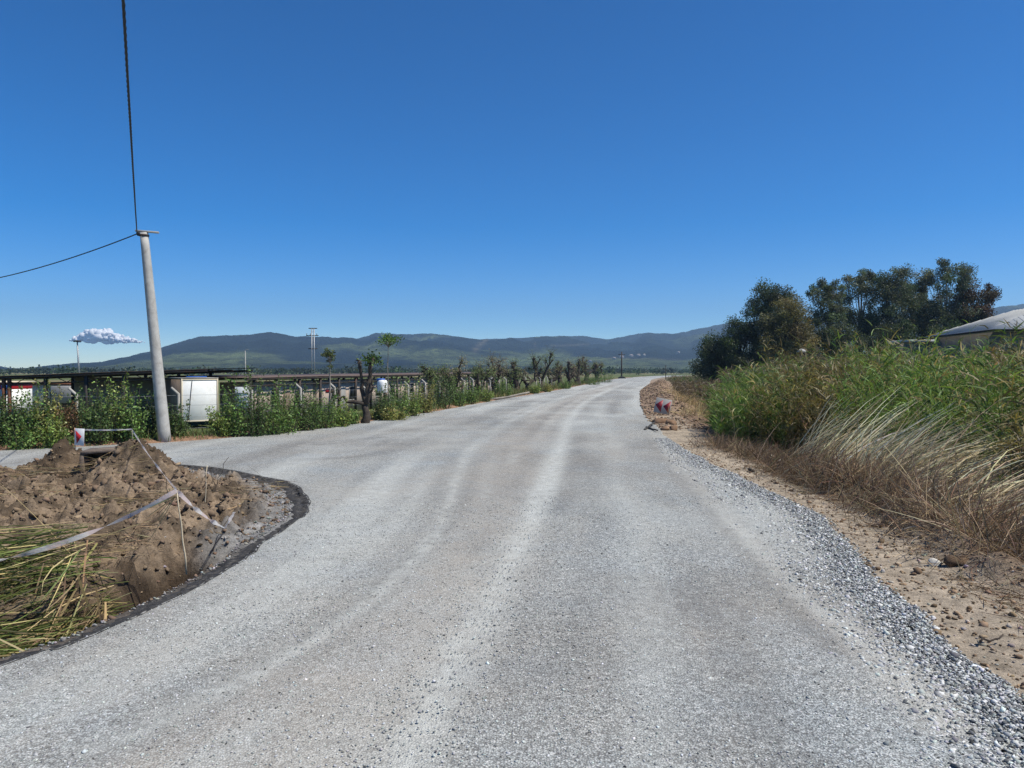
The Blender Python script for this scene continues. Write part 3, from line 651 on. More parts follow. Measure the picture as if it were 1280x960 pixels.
# ------------------------------------------------------------------ signs, stakes, barrier tape
def arrow(m, y, pts): 
    n_ = len(pts); V = [(x, y, z) for x, z in pts]+[(x, y+.004, z) for x, z in pts]
    F = [list(range(n_)), list(range(2*n_-1, n_-1, -1))]+[[k, n_+k, n_+(k+1) % n_, (k+1) % n_] for k in range(n_)]
    m.add(V, F)
sp_ = AT(94, 583, 21.3); sp_[2] = isle_h(sp_[0:1], sp_[1:2])[0]
o = empty('chevron_sign', sp_, 'small white hazard plate with one red arrowhead pointing right, on a pole behind the mound', 'road sign', 'red and white arrow signs', rz=-.12)
zt = 1.10-sp_[2]
m = MB(); m.tube([(0, 0, -.1), (0, 0, zt+.01)], .016, 8); m.build('post', M['orange_pole'], o)
m = MB(); m.box((.155, -.022, zt-.245), (.285, .008, .48), ry=.05, bevel=.003); m.build('panel', M['white_paint'], o)
m = MB(); arrow(m, -.034, [(.045, zt-.06), (.225, zt-.225), (.075, zt-.43)]); m.build('arrow', M['red_paint'], o)
s2_ = P(826, 519, .0); gz2 = .05
o = empty('chevron_sign', (s2_[0], s2_[1], gz2), 'hazard board toned as in shade, two red arrowheads pointing left, leaning in the dirt', 'road sign', 'red and white arrow signs', rz=-.38)
o.rotation_euler = (math.radians(-13), math.radians(11), -.38)
m = MB(); m.box((0, 0, .53), (.98, .025, .94), bevel=.008); m.build('panel', M['shaded_white'], o)
for xo in (-.22, .27):
    m = MB(); arrow(m, -.019, [(xo-.24, .53), (xo+.17, .93), (xo+.17, .13)]); m.build('arrow', M['shaded_red_paint'], o)
m = MB(); m.tube([(.1, .04, -.15), (.1, .04, .9)], .025, 8); m.build('post', M['rust'], o)

def stick(name, a, b_, r, mt, label, cat='stake', group=None, kink=.02):
    a, b_ = np.asarray(a, float), np.asarray(b_, float); ts = np.linspace(0, 1, 6)[:, None]
    m = MB(); pts = (b_-a)*ts + np.r_[np.zeros((1, 3)), R.normal(size=(4, 3))*kink, np.zeros((1, 3))]
    m.tube(pts, np.linspace(r, r*.65, 6), 7); o = m.build(name, mt, None, True); o.location = a.tolist(); return tag(o, label, cat, group)
SG = 'thin stakes holding the barrier tape'
st2b = P(233, 718, -.06); st2t = AT(221, 613, st2b[1]-.1)
stick('stake', st2b, st2t, .012, M['cane'], 'pale cane stake at the edge of the asphalt with tape tied to its tip', group=SG, kink=.008)
st1b = AT(170, 582, 21.2); st1b[2] = isle_h(st1b[0:1], st1b[1:2])[0]-.05; st1t = AT(165, 536.5, 21.1)
stick('stake', st1b, st1t, .014, M['pale_bark'], 'thin grey stake behind the mound joined to the arrow plate by tape', group=SG, kink=.01)
st3b = P(263, 692, -.2); st3t = AT(293, 640, st3b[1]+.6)
stick('stake', st3b, st3t, .009, M['twig'], 'dark bent branch holding the twisted tape end on the right', group=SG, kink=.03)
st4b = AT(255, 626, 13.9); st4b[2] = isle_h(st4b[0:1], st4b[1:2])[0]-.05
stick('stake', st4b, AT(259, 582, 13.9), .009, M['cane'], 'short thin pale cane sticking up from the soil, without tape', group='bare sticks in the soil', kink=.006)
for (bx, by, tx, ty, D_, lab) in ((272, 612, 262, 582, 16.4, 'dark forked twig leaning left in the soil near the bend'), (266, 604, 286, 571, 16.6, 'dark twig leaning right in the soil near the bend'), (213, 628, 205, 590, 14.5, 'dark twig leaning beside the tape tip on the mound'), (190, 612, 183, 580, 16.5, 'short dark twig upright on the mound crest')):
    a = AT(bx, by, D_); a[2] = min(a[2], isle_h(a[0:1], a[1:2])[0]); stick('twig', a, AT(tx, ty, D_), .008, M['twig'], lab, 'twig', 'dark twigs stuck in the soil', .025)
def tape(a, b_, sag, label, w_=.07, twist=1.2, tw0=0., n_=70, loop=0.):
    a, b_ = np.asarray(a, float), np.asarray(b_, float); t_ = np.linspace(0, 1, n_); pts = a*(1-t_)[:, None]+b_*t_[:, None]; pts[:, 2] -= sag*4*t_*(1-t_)
    d = unit(np.gradient(pts, axis=0)); s1 = unit(np.cross(d, [0, 0, 1])); s2 = np.cross(s1, d)
    ph = tw0+twist*math.pi*t_+.5*np.sin(t_*17); e = s1*np.cos(ph)[:, None]+s2*np.sin(ph)[:, None]
    L = np.linalg.norm(b_-a); V = np.concatenate([pts-e*w_/2, pts+e*w_/2]); V = np.stack([pts-e*w_/2, pts+e*w_/2], 1).reshape(-1, 3)
    k = (np.floor(t_*L/.22) % 2); C = np.where(k[:, None] > 0, np.array([.90, .89, .88]), np.array([.86, .74, .75])); C = np.repeat(C, 2, 0)
    i_ = np.arange(n_-1)*2; m = MB(); m.add(V, np.stack([i_, i_+1, i_+3, i_+2], 1), C); return m
TG_ = 'lengths of red and white barrier tape'
sg_t = np.array(sp_)+np.array([.29, -.05, 1.06-sp_[2]])
tag(tape(sg_t, st1t, .015, '', .045, .3, 1.3).build('barrier_tape', M['tape']), 'straight level strip of white tape from the arrow plate to the grey stake', 'barrier tape', TG_)
tag(tape(st1t, st2t, .06, '', .036, 3.5, .8).build('barrier_tape', M['tape']), 'white tape slanting down over the mound between the two stakes', 'barrier tape', TG_)
lend = AT(-70, 712, 8.9)
tag(tape(st2t, lend, .17, '', .062, 2.2, .9).build('barrier_tape', M['tape']), 'long sagging white tape above the pit, leaving the picture at the left', 'barrier tape', TG_)
tp = AT(281, 660, st2b[1]+.3); m = tape(st2t, tp, .05, '', .06, 3., .4); m2 = tape(tp, st3t, .0, '', .05, 1., .5, 16); m.add(m2.V[0], m2.F[0], m2.C[0])
tag(m.build('barrier_tape', M['tape']), 'short twisted tape hooked from the cane tip to the dark branch', 'barrier tape', TG_)

# open concrete inspection box half buried in the mound
bp_ = AT(130, 573, 18.8); zb = bp_[2]-.56
o = empty('concrete_box', (bp_[0], bp_[1], zb), 'dark open concrete box half buried on top of the dirt mound', 'concrete box', rz=.25)
m = MB(); m.box((-.40, 0, .35), (.09, .75, .74), bevel=.012); m.box((.40, 0, .35), (.09, .75, .74), bevel=.012); m.box((0, .34, .34), (.71, .07, .70)); m.build('wall', M['box_concrete'], o)
m = MB(); m.box((.02, .02, .765), (.90, .82, .08), ry=-.05, bevel=.015); m.build('lid', M['box_concrete'], o)

# ------------------------------------------------------------------ sheds, cabins, container
def offs(edge, d):
    t_ = unit(np.gradient(edge, axis=0)); return edge+np.stack([-t_[:, 1], t_[:, 0]], 1)*d
le = spline(LEFT, .5); 
def on_left(px_, Y, z): r = ray(px_, 470); return np.array([r[0]*Y/r[1], Y, z])
# near shed: long dark open roof
def shed(name, label, A_, B_, zA, zB, depth, posts, over=0., nrm=None, gz=-.55):
    A_, B_ = np.array(A_, float), np.array(B_, float); d = unit(B_-A_); nn = np.array([-d[1], d[0]]) if nrm is None else np.array(nrm)
    if nn[1] < 0: nn = -nn
    o = empty(name, (A_[0], A_[1], gz), label, 'shed'); org = np.array([A_[0], A_[1], gz])
    p3 = lambda s, q, z: np.array([A_[0]+d[0]*s+nn[0]*q, A_[1]+d[1]*s+nn[1]*q, z])-org
    L = np.linalg.norm(B_-A_); zz = lambda s: zA+(zB-zA)*s/L
    m = MB(); n_ = int(L/.12); s = np.linspace(-over, L+over, n_); q = np.array([-.48, depth+.6])
    wav = .02*np.sin(np.arange(n_)*math.pi/1.)+.02*(fbm(s*.3, s*0, 3)-.5)*2
    up = [np.stack([p3(si, qi, zz(si)+.10*(qi > 0)+w_) for si, w_ in zip(s, wav)]) for qi in q]
    V = np.concatenate([up[0], up[1], up[0]-[0, 0, .035], up[1]-[0, 0, .035]]); i = np.arange(n_-1)
    F = np.concatenate([np.stack([i, i+1, n_+i+1, n_+i], 1), np.stack([2*n_+i+1, 2*n_+i, 3*n_+i, 3*n_+i+1], 1), np.stack([2*n_+i, 2*n_+i+1, i+1, i], 1), np.stack([n_+i, n_+i+1, 3*n_+i+1, 3*n_+i], 1)])
    m.add(V, F); m.build('roof', M['roof_sheet'], o)
    m = MB()
    ang = math.atan2(d[1], d[0])
    for q_ in (-.42, depth*.5, depth): 
        m.tube([p3(-over+.05, q_, zz(-over)-.12), p3(L+over-.05, q_, zz(L+over)-.12)], .065, 4)
    m.tube([p3(0, -.32, zA-.52), p3(L, -.32, zB-.52)], .045, 4)
    for s_ in np.arange(0, L, 1.6):
        m.tube([p3(s_, -.32, zz(s_)-.5), p3(min(s_+.8, L), -.32, zz(s_+.8)-.13)], .022, 4); m.tube([p3(min(s_+.8, L), -.32, zz(s_+.8)-.13), p3(min(s_+1.6, L), -.32, zz(s_+1.6)-.5)], .022, 4)
    for s_ in np.arange(0, L, 3.): m.tube([p3(s_, -.42, zz(s_)-.06), p3(s_, depth, zz(s_)+.0)], .05, 4)
    m.build('roof_beam', M['dark_steel'], o)
    for k, s_ in enumerate(posts):
        for q_ in (-.32, depth):
            m = MB(); m.box(p3(s_, q_, (zz(s_)-.15+gz)/2), (.16, .16, zz(s_)-.15-gz), rz=ang); m.build('post', M['rust'] if (k < 2 and q_ < 0 and 'left' in label) else M['dark_steel'], o)
    return o, p3, ang, L
A1 = on_left(-40, 45.5, 0)[:2]; B1 = on_left(246, 44.5, 0)[:2]
o, p3, ang, L1 = shed('open_shed', 'long dark open shed with thin reddish sheet roof at the left, behind the pole', A1, B1, 2.35, 2.82, 6., [2.5, 2.85, 5.1, 7.6, 9.9, 12.1], .9)
# dim back wall panels under the near shed
m = MB(); a_ = on_left(118, 50.3, .95); m.box(a_-np.array([A1[0], A1[1], -.55])+[2.3, 0, 0], (7.2, .12, 2.7)); m.build('back_wall', M['frame_grey'], o)
# white container
cb_ = AT(250, 527.5, 43.)
o = empty('container', cb_, 'white site container with a dark diagonal streak, end facing the road', 'container', rz=.66)
W_, H_, D_ = 2.0, 2.46, 3.6
m = MB(); m.box((0, D_/2, H_/2), (W_-.1, D_-.1, H_-.1)); m.build('side_panel', M['brown_panel'], o)
m = MB(); m.box((-.02, -.0, H_/2), (W_-.13, .05, H_-.12), bevel=.01); m.build('end_panel', M['white_panel'], o)
for yy_ in (0, D_):
    m = MB()
    for sx_ in (-1, 1): m.box((sx_*(W_/2-.03), yy_, H_/2), (.07, .11, H_), bevel=.012)
    for zz_ in (.06, H_-.06): m.box((0, yy_-.005, zz_), (W_-.13, .09, .08), bevel=.012)
    m.build('frame', M['cream_wall'], o)
m = MB(); m.box((0, D_/2, H_+.03), (W_+.05, D_+.1, .05)); m.build('roof', M['frame_grey'], o)
m = MB(); m.box((-.15, .1, H_+.1), (1.1, .2, .07), bevel=.02); m.build('blue_cover', M['blue_paint'], o)
m = MB(); m.tube([(-.42, -.05, 2.35), (-.5, -.055, 1.6), (-.62, -.05, .25)], .016, 6); m.build('drain_cable', M['dark_steel'], o)
# far cabin row under a long roof
dirL = unit(np.array([0, 78.])-np.array([-9.1, 36.])); A2 = np.array([-16.95, 42.4])+dirL*3.4; B2 = A2+dirL*75
o, p3, ang, L2 = shed('open_shed', 'long low shed roof over a row of beige cabins beyond the white container', A2, B2, 2.32, 2.52, 5., list(np.arange(.3, 75, 3.1)), .3, gz=-.5)
CG = 'beige cabins under the long shed roof'
clab = ['pale beige cabin nearest the white container, with a white door', 'beige cabin with a red notice and small window left of the young tree', 'beige cabin with a wide dark window behind the young round tree', 'beige cabin partly hidden behind the big pruned stump', 'beige cabin just beyond the blue capped tank', 'beige cabin behind the pair of bushy stumps', 'farthest beige cabin at the end of the long shed']
for k, s0 in enumerate((1.6, 10.3, 19, 27.6, 36.4, 46, 57)):
    w_ = (7.6, 7.8, 8., 8., 8.4, 9, 11)[k]; c0 = p3(s0, 0, -.5); org = np.array([A2[0], A2[1], -.5])
    o2 = empty('cabin', c0+org, clab[k], 'cabin', CG, rz=ang); hh = 2.5
    m = MB(); m.box((w_/2, 1.3, hh/2), (w_, 2.5, hh)); m.build('wall', M['beige_wall'], o2)
    for j, (xo, wd_, z0, h_) in enumerate(((w_*.3, 1.0, 1.5, .95), (w_*.72, 1.1, 1.45, 1.0))):
        f = MB(); 
        for (cx_, cz_, a__, b__) in ((xo, z0+h_/2+.04, wd_+.16, .08), (xo, z0-h_/2-.04, wd_+.16, .08), (xo-wd_/2-.04, z0, .08, h_), (xo+wd_/2+.04, z0, .08, h_)): f.box((cx_, .03, cz_), (a__, .07, b__))
        fo_ = f.build('window', M['frame_grey'], o2); g = MB(); g.box((xo, .045, z0), (wd_, .03, h_)); g.build('pane', M['dark_glass'], fo_)
    m = MB(); m.box((w_*.5, .03, 1.05), (.85, .06, 2.0), bevel=.008); do = m.build('door', M['frame_grey'] if k % 2 else M['brown_panel'], o2)
    m = MB(); m.box((w_*.5+.33, -.03, 1.05), (.12, .05, .03)); m.build('handle', M['steel'], do)
    if k == 1: m = MB(); m.box((w_*.16, .03, 1.75), (.75, .04, .28)); m.build('notice_board', M['red_paint'], o2)
# white tanks with blue caps, and other things seen between the posts
def tank(px_, py_, Y, h, r, label):
    a = AT(px_, py_, Y); o = empty('water_tank', a, label, 'water tank', 'white plastic water tanks'); m = MB(); zz = np.array([0, .02, .3, .6, .85, .97, 1.])*h; m.tube([(0, 0, z) for z in zz], np.array([.92, 1, 1, 1.03, 1, .85, .55])*r, 18); m.build('body', M['white_paint'], o, True)
    m = MB(); m.tube([(-.1, .05, z*h) for z in (.93, 1.0, 1.1, 1.12)], np.array([.8, .85, .8, .5])*r, 16); m.build('cap', M['blue_paint'], o, True)
tank(478, 491, 46., .78, .30, 'white plastic tank with blue cap hanging at roof level right of the big stump')
tank(614, 482, 82., 1.0, .34, 'white plastic tank half hidden among the distant pruned stumps')
# white panels standing between weeds
for (x0, y0, Y, wd_, h_, lab) in ((303, 510, 40.5, .78, 1.12, 'white door panel standing in the weeds right of the container'),):
    a = AT(x0, y0, Y); o = empty('door_panel', a, lab, 'panel'); m = MB(); m.box((0, 0, h_/2), (wd_, .06, h_), bevel=.01); m.build('panel', M['white_panel'], o)
    m = MB(); 
    for z_ in (.3, .55, .8): m.box((0, -.035, z_), (wd_*.85, .03, .05))
    m.build('slat', M['frame_grey'], o)
# far left: kiosk with red and blue bands, cream building, grey truck body
a = AT(2, 520, 52.); o = empty('kiosk', (a[0], a[1], -.55), 'white kiosk with a red and blue band at the far left edge', 'kiosk')
m = MB(); m.box((-.8, 1.2, 1.0), (2.8, 2.4, 2.0)); m.build('wall', M['white_panel'], o)
m = MB(); m.box((-.85, 1.2, 2.22), (2.9, 2.5, .42), bevel=.03); m.build('red_band', M['red_paint'], o)
m = MB(); m.box((.35, -.08, 2.2), (.62, .1, .34), bevel=.02); m.build('blue_band', M['blue_paint'], o)
m = MB(); m.box((-.3, -.02, 1.1), (.9, .06, .9)); m.build('window', M['dark_glass'], o)
m = MB(); m.box((-.8, 1.2, 2.5), (3.1, 2.7, .1)); m.build('roof', M['cream_wall'], o)
a = AT(36, 520, 60.); o = empty('low_building', (a[0]+1, a[1], -.55), 'low cream building seen under the left shed roof', 'building')
m = MB(); m.box((0, 2, 1.1), (4.6, 4, 2.2)); m.build('wall', M['cream_wall'], o)
m = MB(); m.box((0, 2, 2.27), (5., 4.4, .14)); m.build('roof', M['rust'], o)
for xo in (-1.2, 1.1): m = MB(); m.box((xo, -.02, 1.2), (.8, .06, .8)); m.build('window', M['dark_glass'], o)
a = AT(78, 520, 58.); o = empty('trailer', (a[0]+.4, a[1], -.55), 'grey box trailer parked under the left shed roof', 'trailer')
m = MB(); m.box((0, 1, 1.45), (2.6, 2., 1.3), bevel=.04); m.build('body', M['frame_grey'], o)
m = MB(); m.box((0, 1, .74), (2.5, 1.8, .12)); m.build('chassis', M['dark_steel'], o)
for xo in (-.8, .8):
    m = MB(); m.tube([(xo, -.02, .38), (xo, .22, .38)], .38, 18); wobj = m.build('wheel', M['black_cable'], o); m = MB(); m.tube([(xo, -.035, .38), (xo, .05, .38)], .2, 14); m.build('rim', M['steel'], wobj)

# ------------------------------------------------------------------ concrete post fence
fl = offs(spline(LEFT, .25, 0), 2.3); fl = fl[(fl[:, 1] > 10) & (fl[:, 1] < 125)]; s = np.cumsum(np.r_[0, np.linalg.norm(np.diff(fl, axis=0), axis=1)])
i0 = np.argmin(abs(640+FPX*fl[:, 0]/fl[:, 1]-222)); s0 = s[i0]
o = empty('post_fence', (fl[i0, 0], fl[i0, 1], -.2), 'row of pale concrete fence posts with bent tops and sagging wires along the left verge', 'fence'); org = np.array([fl[i0, 0], fl[i0, 1], -.2])
tops = []
for k in range(-6, 31):
    sk = s0+k*3.75
    if sk < s[0] or sk > s[-1]: continue
    x, y = np.interp(sk, s, fl[:, 0]), np.interp(sk, s, fl[:, 1]); z0 = ground_h(np.array([x]), np.array([y]))[0]
    ln = R.normal(0, .03, 2) if k not in (-2,) else np.array([.06, 0]); up_ = np.array([ln[0], ln[1], 1.]); bs = np.array([x, y, z0-.1])
    h_ = 1.92+R.normal(0, .06); bend = np.array([-.27, -.05, .26]) if k != -2 else np.array([-.42, .0, .36])
    pts = [bs, bs+up_*h_*.5, bs+up_*h_, bs+up_*h_+bend]
    m = MB(); m.tube([p_-org for p_ in pts], [.075, .07, .066, .055], 4); m.build('post', M['post_concrete'], o); tops.append((bs, up_, h_))
m = MB()
for f_ in (.25, .5, .75, .97):
    for (a, ua, ha), (b_, ub, hb) in zip(tops[:-1], tops[1:]):
        p_, q_ = a+ua*ha*f_-org, b_+ub*hb*f_-org; mid = (p_+q_)/2-[0, 0, .05]; m.tube([p_, mid, q_], .006, 4)
m.build('wire', M['steel'], o)

# ------------------------------------------------------------------ masts and far poles
a = AT(100, 500, 160.); tp_ = AT(96.5, 427, 160.); o = empty('light_mast', (a[0], 160, -.5), 'thin tall floodlight mast rising behind the left shed roof', 'light mast')
m = MB(); m.tube([(0, 0, 0), (tp_[0]-a[0], 0, tp_[2]+.5)], [.22, .13], 10); m.build('pole', M['steel'], o)
m = MB(); m.box((tp_[0]-a[0], 0, tp_[2]+.6), (1.5, .5, .3), bevel=.05); m.build('floodlight', M['dark_steel'], o)
a = AT(307, 500, 150.); tp_ = AT(306, 437, 150.); o = empty('light_mast', (a[0], 150, -.5), 'faint slender pale mast in front of the hills right of the container', 'light mast')
m = MB(); m.tube([(0, 0, 0), (0, 0, tp_[2]+.5)], [.12, .07], 8); m.build('pole', M['concrete'], o)
m = MB(); m.box((.25, 0, tp_[2]+.5), (.7, .2, .1), bevel=.03); m.build('lamp', M['steel'], o)
a = AT(391.5, 500, 118.); tp_ = AT(391.5, 408, 118.); o = empty('power_pylon', (a[0], 118, -.5), 'narrow grey twin legged power pylon above the long shed roof', 'pylon')
Hh = tp_[2]+.5; m = MB()
for sx_ in (-.19, .19): m.tube([(sx_*1.2, 0, 0), (sx_*.9, 0, Hh*.97)], .085, 6)
for z_ in np.arange(1., Hh*.95, .9): m.tube([(-.21, 0, z_), (.2, 0, z_+.45)], .025, 5)
m.build('leg_frame', M['steel'], o)
for (xo, f_, w_) in ((0, .97, 1.3), (-.1, .86, 1.9), (0, .66, 1.4)): m = MB(); m.box((xo, 0, Hh*f_), (w_, .12, .13)); m.build('crossarm', M['dark_steel'], o)
for xo in (-.95, -.4, .6): m = MB(); m.tube([(xo, 0, Hh*.86), (xo, 0, Hh*.86+.35)], [.06, .04], 8); m.build('insulator', M['box_concrete'], o)
a = P(777, 473, .0); tp_ = AT(777, 440, a[1]); o = empty('power_pole', a, 'dark wooden power pole beside the far end of the road', 'power pole')
m = MB(); m.tube([(0, 0, -.2), (0, 0, tp_[2])], [.30, .22], 9); m.build('pole', M['twig'], o)
m = MB(); m.box((0, 0, tp_[2]-.9), (2.6, .2, .2)); m.build('crossarm', M['twig'], o)
m = MB(); stones(m, np.array([[0, 0, .3], [.9, -.4, .2], [-.8, .2, .2]]), np.array([2.2, 1.4, 1.3]), np.array([.05, .05, .04]), .5); m.build('footing', M['stone'], o)
a = P(832, 474, .0); o = empty('marker_post', (a[0], a[1], 0), 'thin dark post at the start of the far right field', 'post'); m = MB(); m.tube([(0, 0, 0), (0, 0, 4.6)], [.13, .1], 7); m.build('pole', M['twig'], o)
m = MB(); m.box((0, 0, 4.5), (.5, .16, .16)); m.build('cap', M['twig'], o)

# ------------------------------------------------------------------ house on the right
hc = AT(1243, 411, 50.); ez = hc[2]
o = empty('house', (hc[0]+.5, 50.4, 0), 'grey walled house with a pale metal hip roof at the right edge', 'house', rz=-.146)
W2, Dp, e_ = 8.6, 10.4, .5; rz1 = ez+1.75
m = MB(); m.box((W2/2, Dp/2, (ez-.12)/2), (W2, Dp, ez-.12)); m.build('wall', M['grey_wall'], o)
m = MB()
V = [(-e_, -e_, ez), (W2+e_, -e_, ez), (W2+e_, Dp+e_, ez), (-e_, Dp+e_, ez), (W2/2, 3.4, rz1), (W2/2, 7.2, rz1)]
V += [(x, y, z-.16) for x, y, z in V[:4]]
m.add(V, [[0, 1, 4], [1, 2, 5, 4], [2, 3, 5], [3, 0, 4, 5], [0, 6, 7, 1], [1, 7, 8, 2], [2, 8, 9, 3], [3, 9, 6, 0], [9, 8, 7, 6]])
for k in range(1, 18):
    x = W2*k/18; h = min(x+e_, W2+e_-x)/(W2/2+e_); m.tube([(x, -e_, ez+.015), (x, -e_+h*(3.4+e_), ez+.015+h*(rz1-ez))], .022, 4)
for k in range(1, 22):
    y = Dp*k/22; h = min(1., (y+e_)/(3.4+e_), (Dp+e_-y)/(Dp+e_-7.2)); m.tube([(-e_, y, ez+.015), (-e_+h*(W2/2+e_), y, ez+.015+h*(rz1-ez))], .022, 4)
ro = m.build('roof', M['roof_metal'], o)
m = MB(); q_ = [(-e_-.06, -e_-.06, ez-.09), (W2+e_+.06, -e_-.06, ez-.09), (W2+e_+.06, Dp+e_+.06, ez-.09), (-e_-.06, Dp+e_+.06, ez-.09)]
for a_, b_ in zip(q_, q_[1:]+q_[:1]): m.tube([a_, b_], .065, 8)
m.build('gutter', M['dark_steel'], ro)
m = MB(); m.tube([(W2/2, 3.6, rz1-.2), (W2/2, 3.6, rz1+.3)], .15, 10); m.build('vent_pipe', M['dark_steel'], ro)
m = MB(); m.box((3.2, .9, ez+.85), (.3, .3, .25), bevel=.03); m.build('roof_vent', M['dark_steel'], ro)
for yo in (2.2, 5.2, 8.2): m = MB(); m.box((-.02, yo, ez-2.9), (.08, 1.2, 1.2)); m.build('window', M['dark_glass'], o)
a = AT(1148, 426, 62.); o = empty('outbuilding', (a[0], 62, 0), 'flat roofed grey outbuilding left of the pale roofed house', 'outbuilding')
m = MB(); m.box((.2, 1.5, (a[2]-.15)/2), (2.0, 3, a[2]-.15)); m.build('wall', M['grey_wall'], o); m = MB(); m.box((.2, 1.5, a[2]-.02), (2.5, 3.4, .22), bevel=.03); m.build('roof', M['roof_metal'], o)
a = AT(1002, 440, 62.); o = empty('satellite_dish', (a[0], 62., 0), 'small pale round dish on a post above the reeds by the dark trees', 'dish')
m = MB(); m.tube([(0, 0, 0), (0, 0, a[2]-.1)], .06, 8); m.build('post', M['steel'], o)
m = MB(); th = np.linspace(0, math.pi/2, 7); m.tube([(0, .02*np.sin(t_), a[2]-.05+.32*np.sin(t_)) for t_ in th], np.maximum(.36*np.cos(th), .02), 16); m.build('dish', M['frame_grey'], o, True)

# ------------------------------------------------------------------ trees on the right
def tree(name, base, H, rx, lab, colr, clumps, cr, lpc, lsize, crown0=.25, shape=1.0, group=None, barkm='bark', seed=0, asp=.5, droop=0., top_bias=.0, rel=None, trunk_r=.22, lean=0.):
    global R
    keepR = R; R = np.random.default_rng(seed+100)
    o = empty(name, base, lab, 'tree', group)
    tr = MB(); fo_ = MB(); n_tr = 9; ts = np.linspace(0, 1, n_tr)
    wob = np.cumsum(R.normal(0, .05*H/8, (n_tr, 2)), 0); wob[0] = 0
    tp = np.stack([wob[:, 0]+lean*ts*H, wob[:, 1], ts*H*.86-.1], 1); tr.tube(tp, trunk_r*(1-.85*ts)+.02, 9, jit=.08)
    cs = []
    for k in range(clumps*40):
        t_ = R.uniform(0, 1)**(.9); ang = R.uniform(0, 2*math.pi); zt = crown0+(1-crown0)*t_
        prof = (math.sin(math.pi*min(1, (t_*.84+.14)))**.5 if shape == 1.0 else (1.05-.35*t_**2)*min(1, .45+t_*1.6))
        rad = rx*prof*math.sqrt(R.uniform(.1, 1)); c = np.array([rad*math.cos(ang)+lean*zt*H, rad*math.sin(ang), zt*H-cr*.5])
        if all(np.linalg.norm((c-q)/np.array([1, 1, .8])) > cr*.62 for q in cs): cs.append(c)
        if len(cs) >= clumps: break
    for c in cs:
        k = np.clip((c[2]/H)*.72-.05, .05, .8); a = np.array([np.interp(k, ts, tp[:, j]) for j in range(3)]); mid = (a*.55+c*.45)+np.array([0, 0, -.06*H*R.uniform(.2, 1)])
        tt = np.linspace(0, 1, 6)[:, None]; pts = a*(1-tt)**2+2*mid*tt*(1-tt)+c*tt**2; tr.tube(pts, np.linspace(trunk_r*.38, trunk_r*.08, 6), 5)
        cv = colr*(1+.28*R.normal())*(1+.07*R.normal(size=3)); ks = int(lpc*R.uniform(.6, 1.3)); rr_ = cr*R.uniform(.7, 1.25)
        subs = R.integers(3, 6); sc_ = unit(R.normal(size=(subs, 3)))*rr_*.65; w_ = R.integers(0, subs, ks)
        pos = c+sc_[w_]+unit(R.normal(size=(ks, 3)))*(R.random((ks, 1))**.5)*rr_*.80*np.array([1, 1, .85]); pos[:, 2] -= droop*R.random(ks)*rr_
        leaves(fo_, pos, lsize*R.uniform(.6, 1.3, ks), np.clip(cv*(1+.25*R.normal(size=(ks, 1))), .004, .5), asp)
    tr.build('trunk', M[barkm], o, True); fo_.build('crown', M['tree_leaf'], o); R = keepR; return o
TGp = 'dark trees beyond the reed bed'
def tspec(pxc, top, Y, wpx): 
    t_ = AT(pxc, top, Y); return np.array([t_[0], Y, .1]), t_[2]-.1, wpx/2*Y/FPX
gE = np.array([.092, .118, .072]); gD = np.array([.062, .085, .042]); gB = np.array([.17, .15, .066])
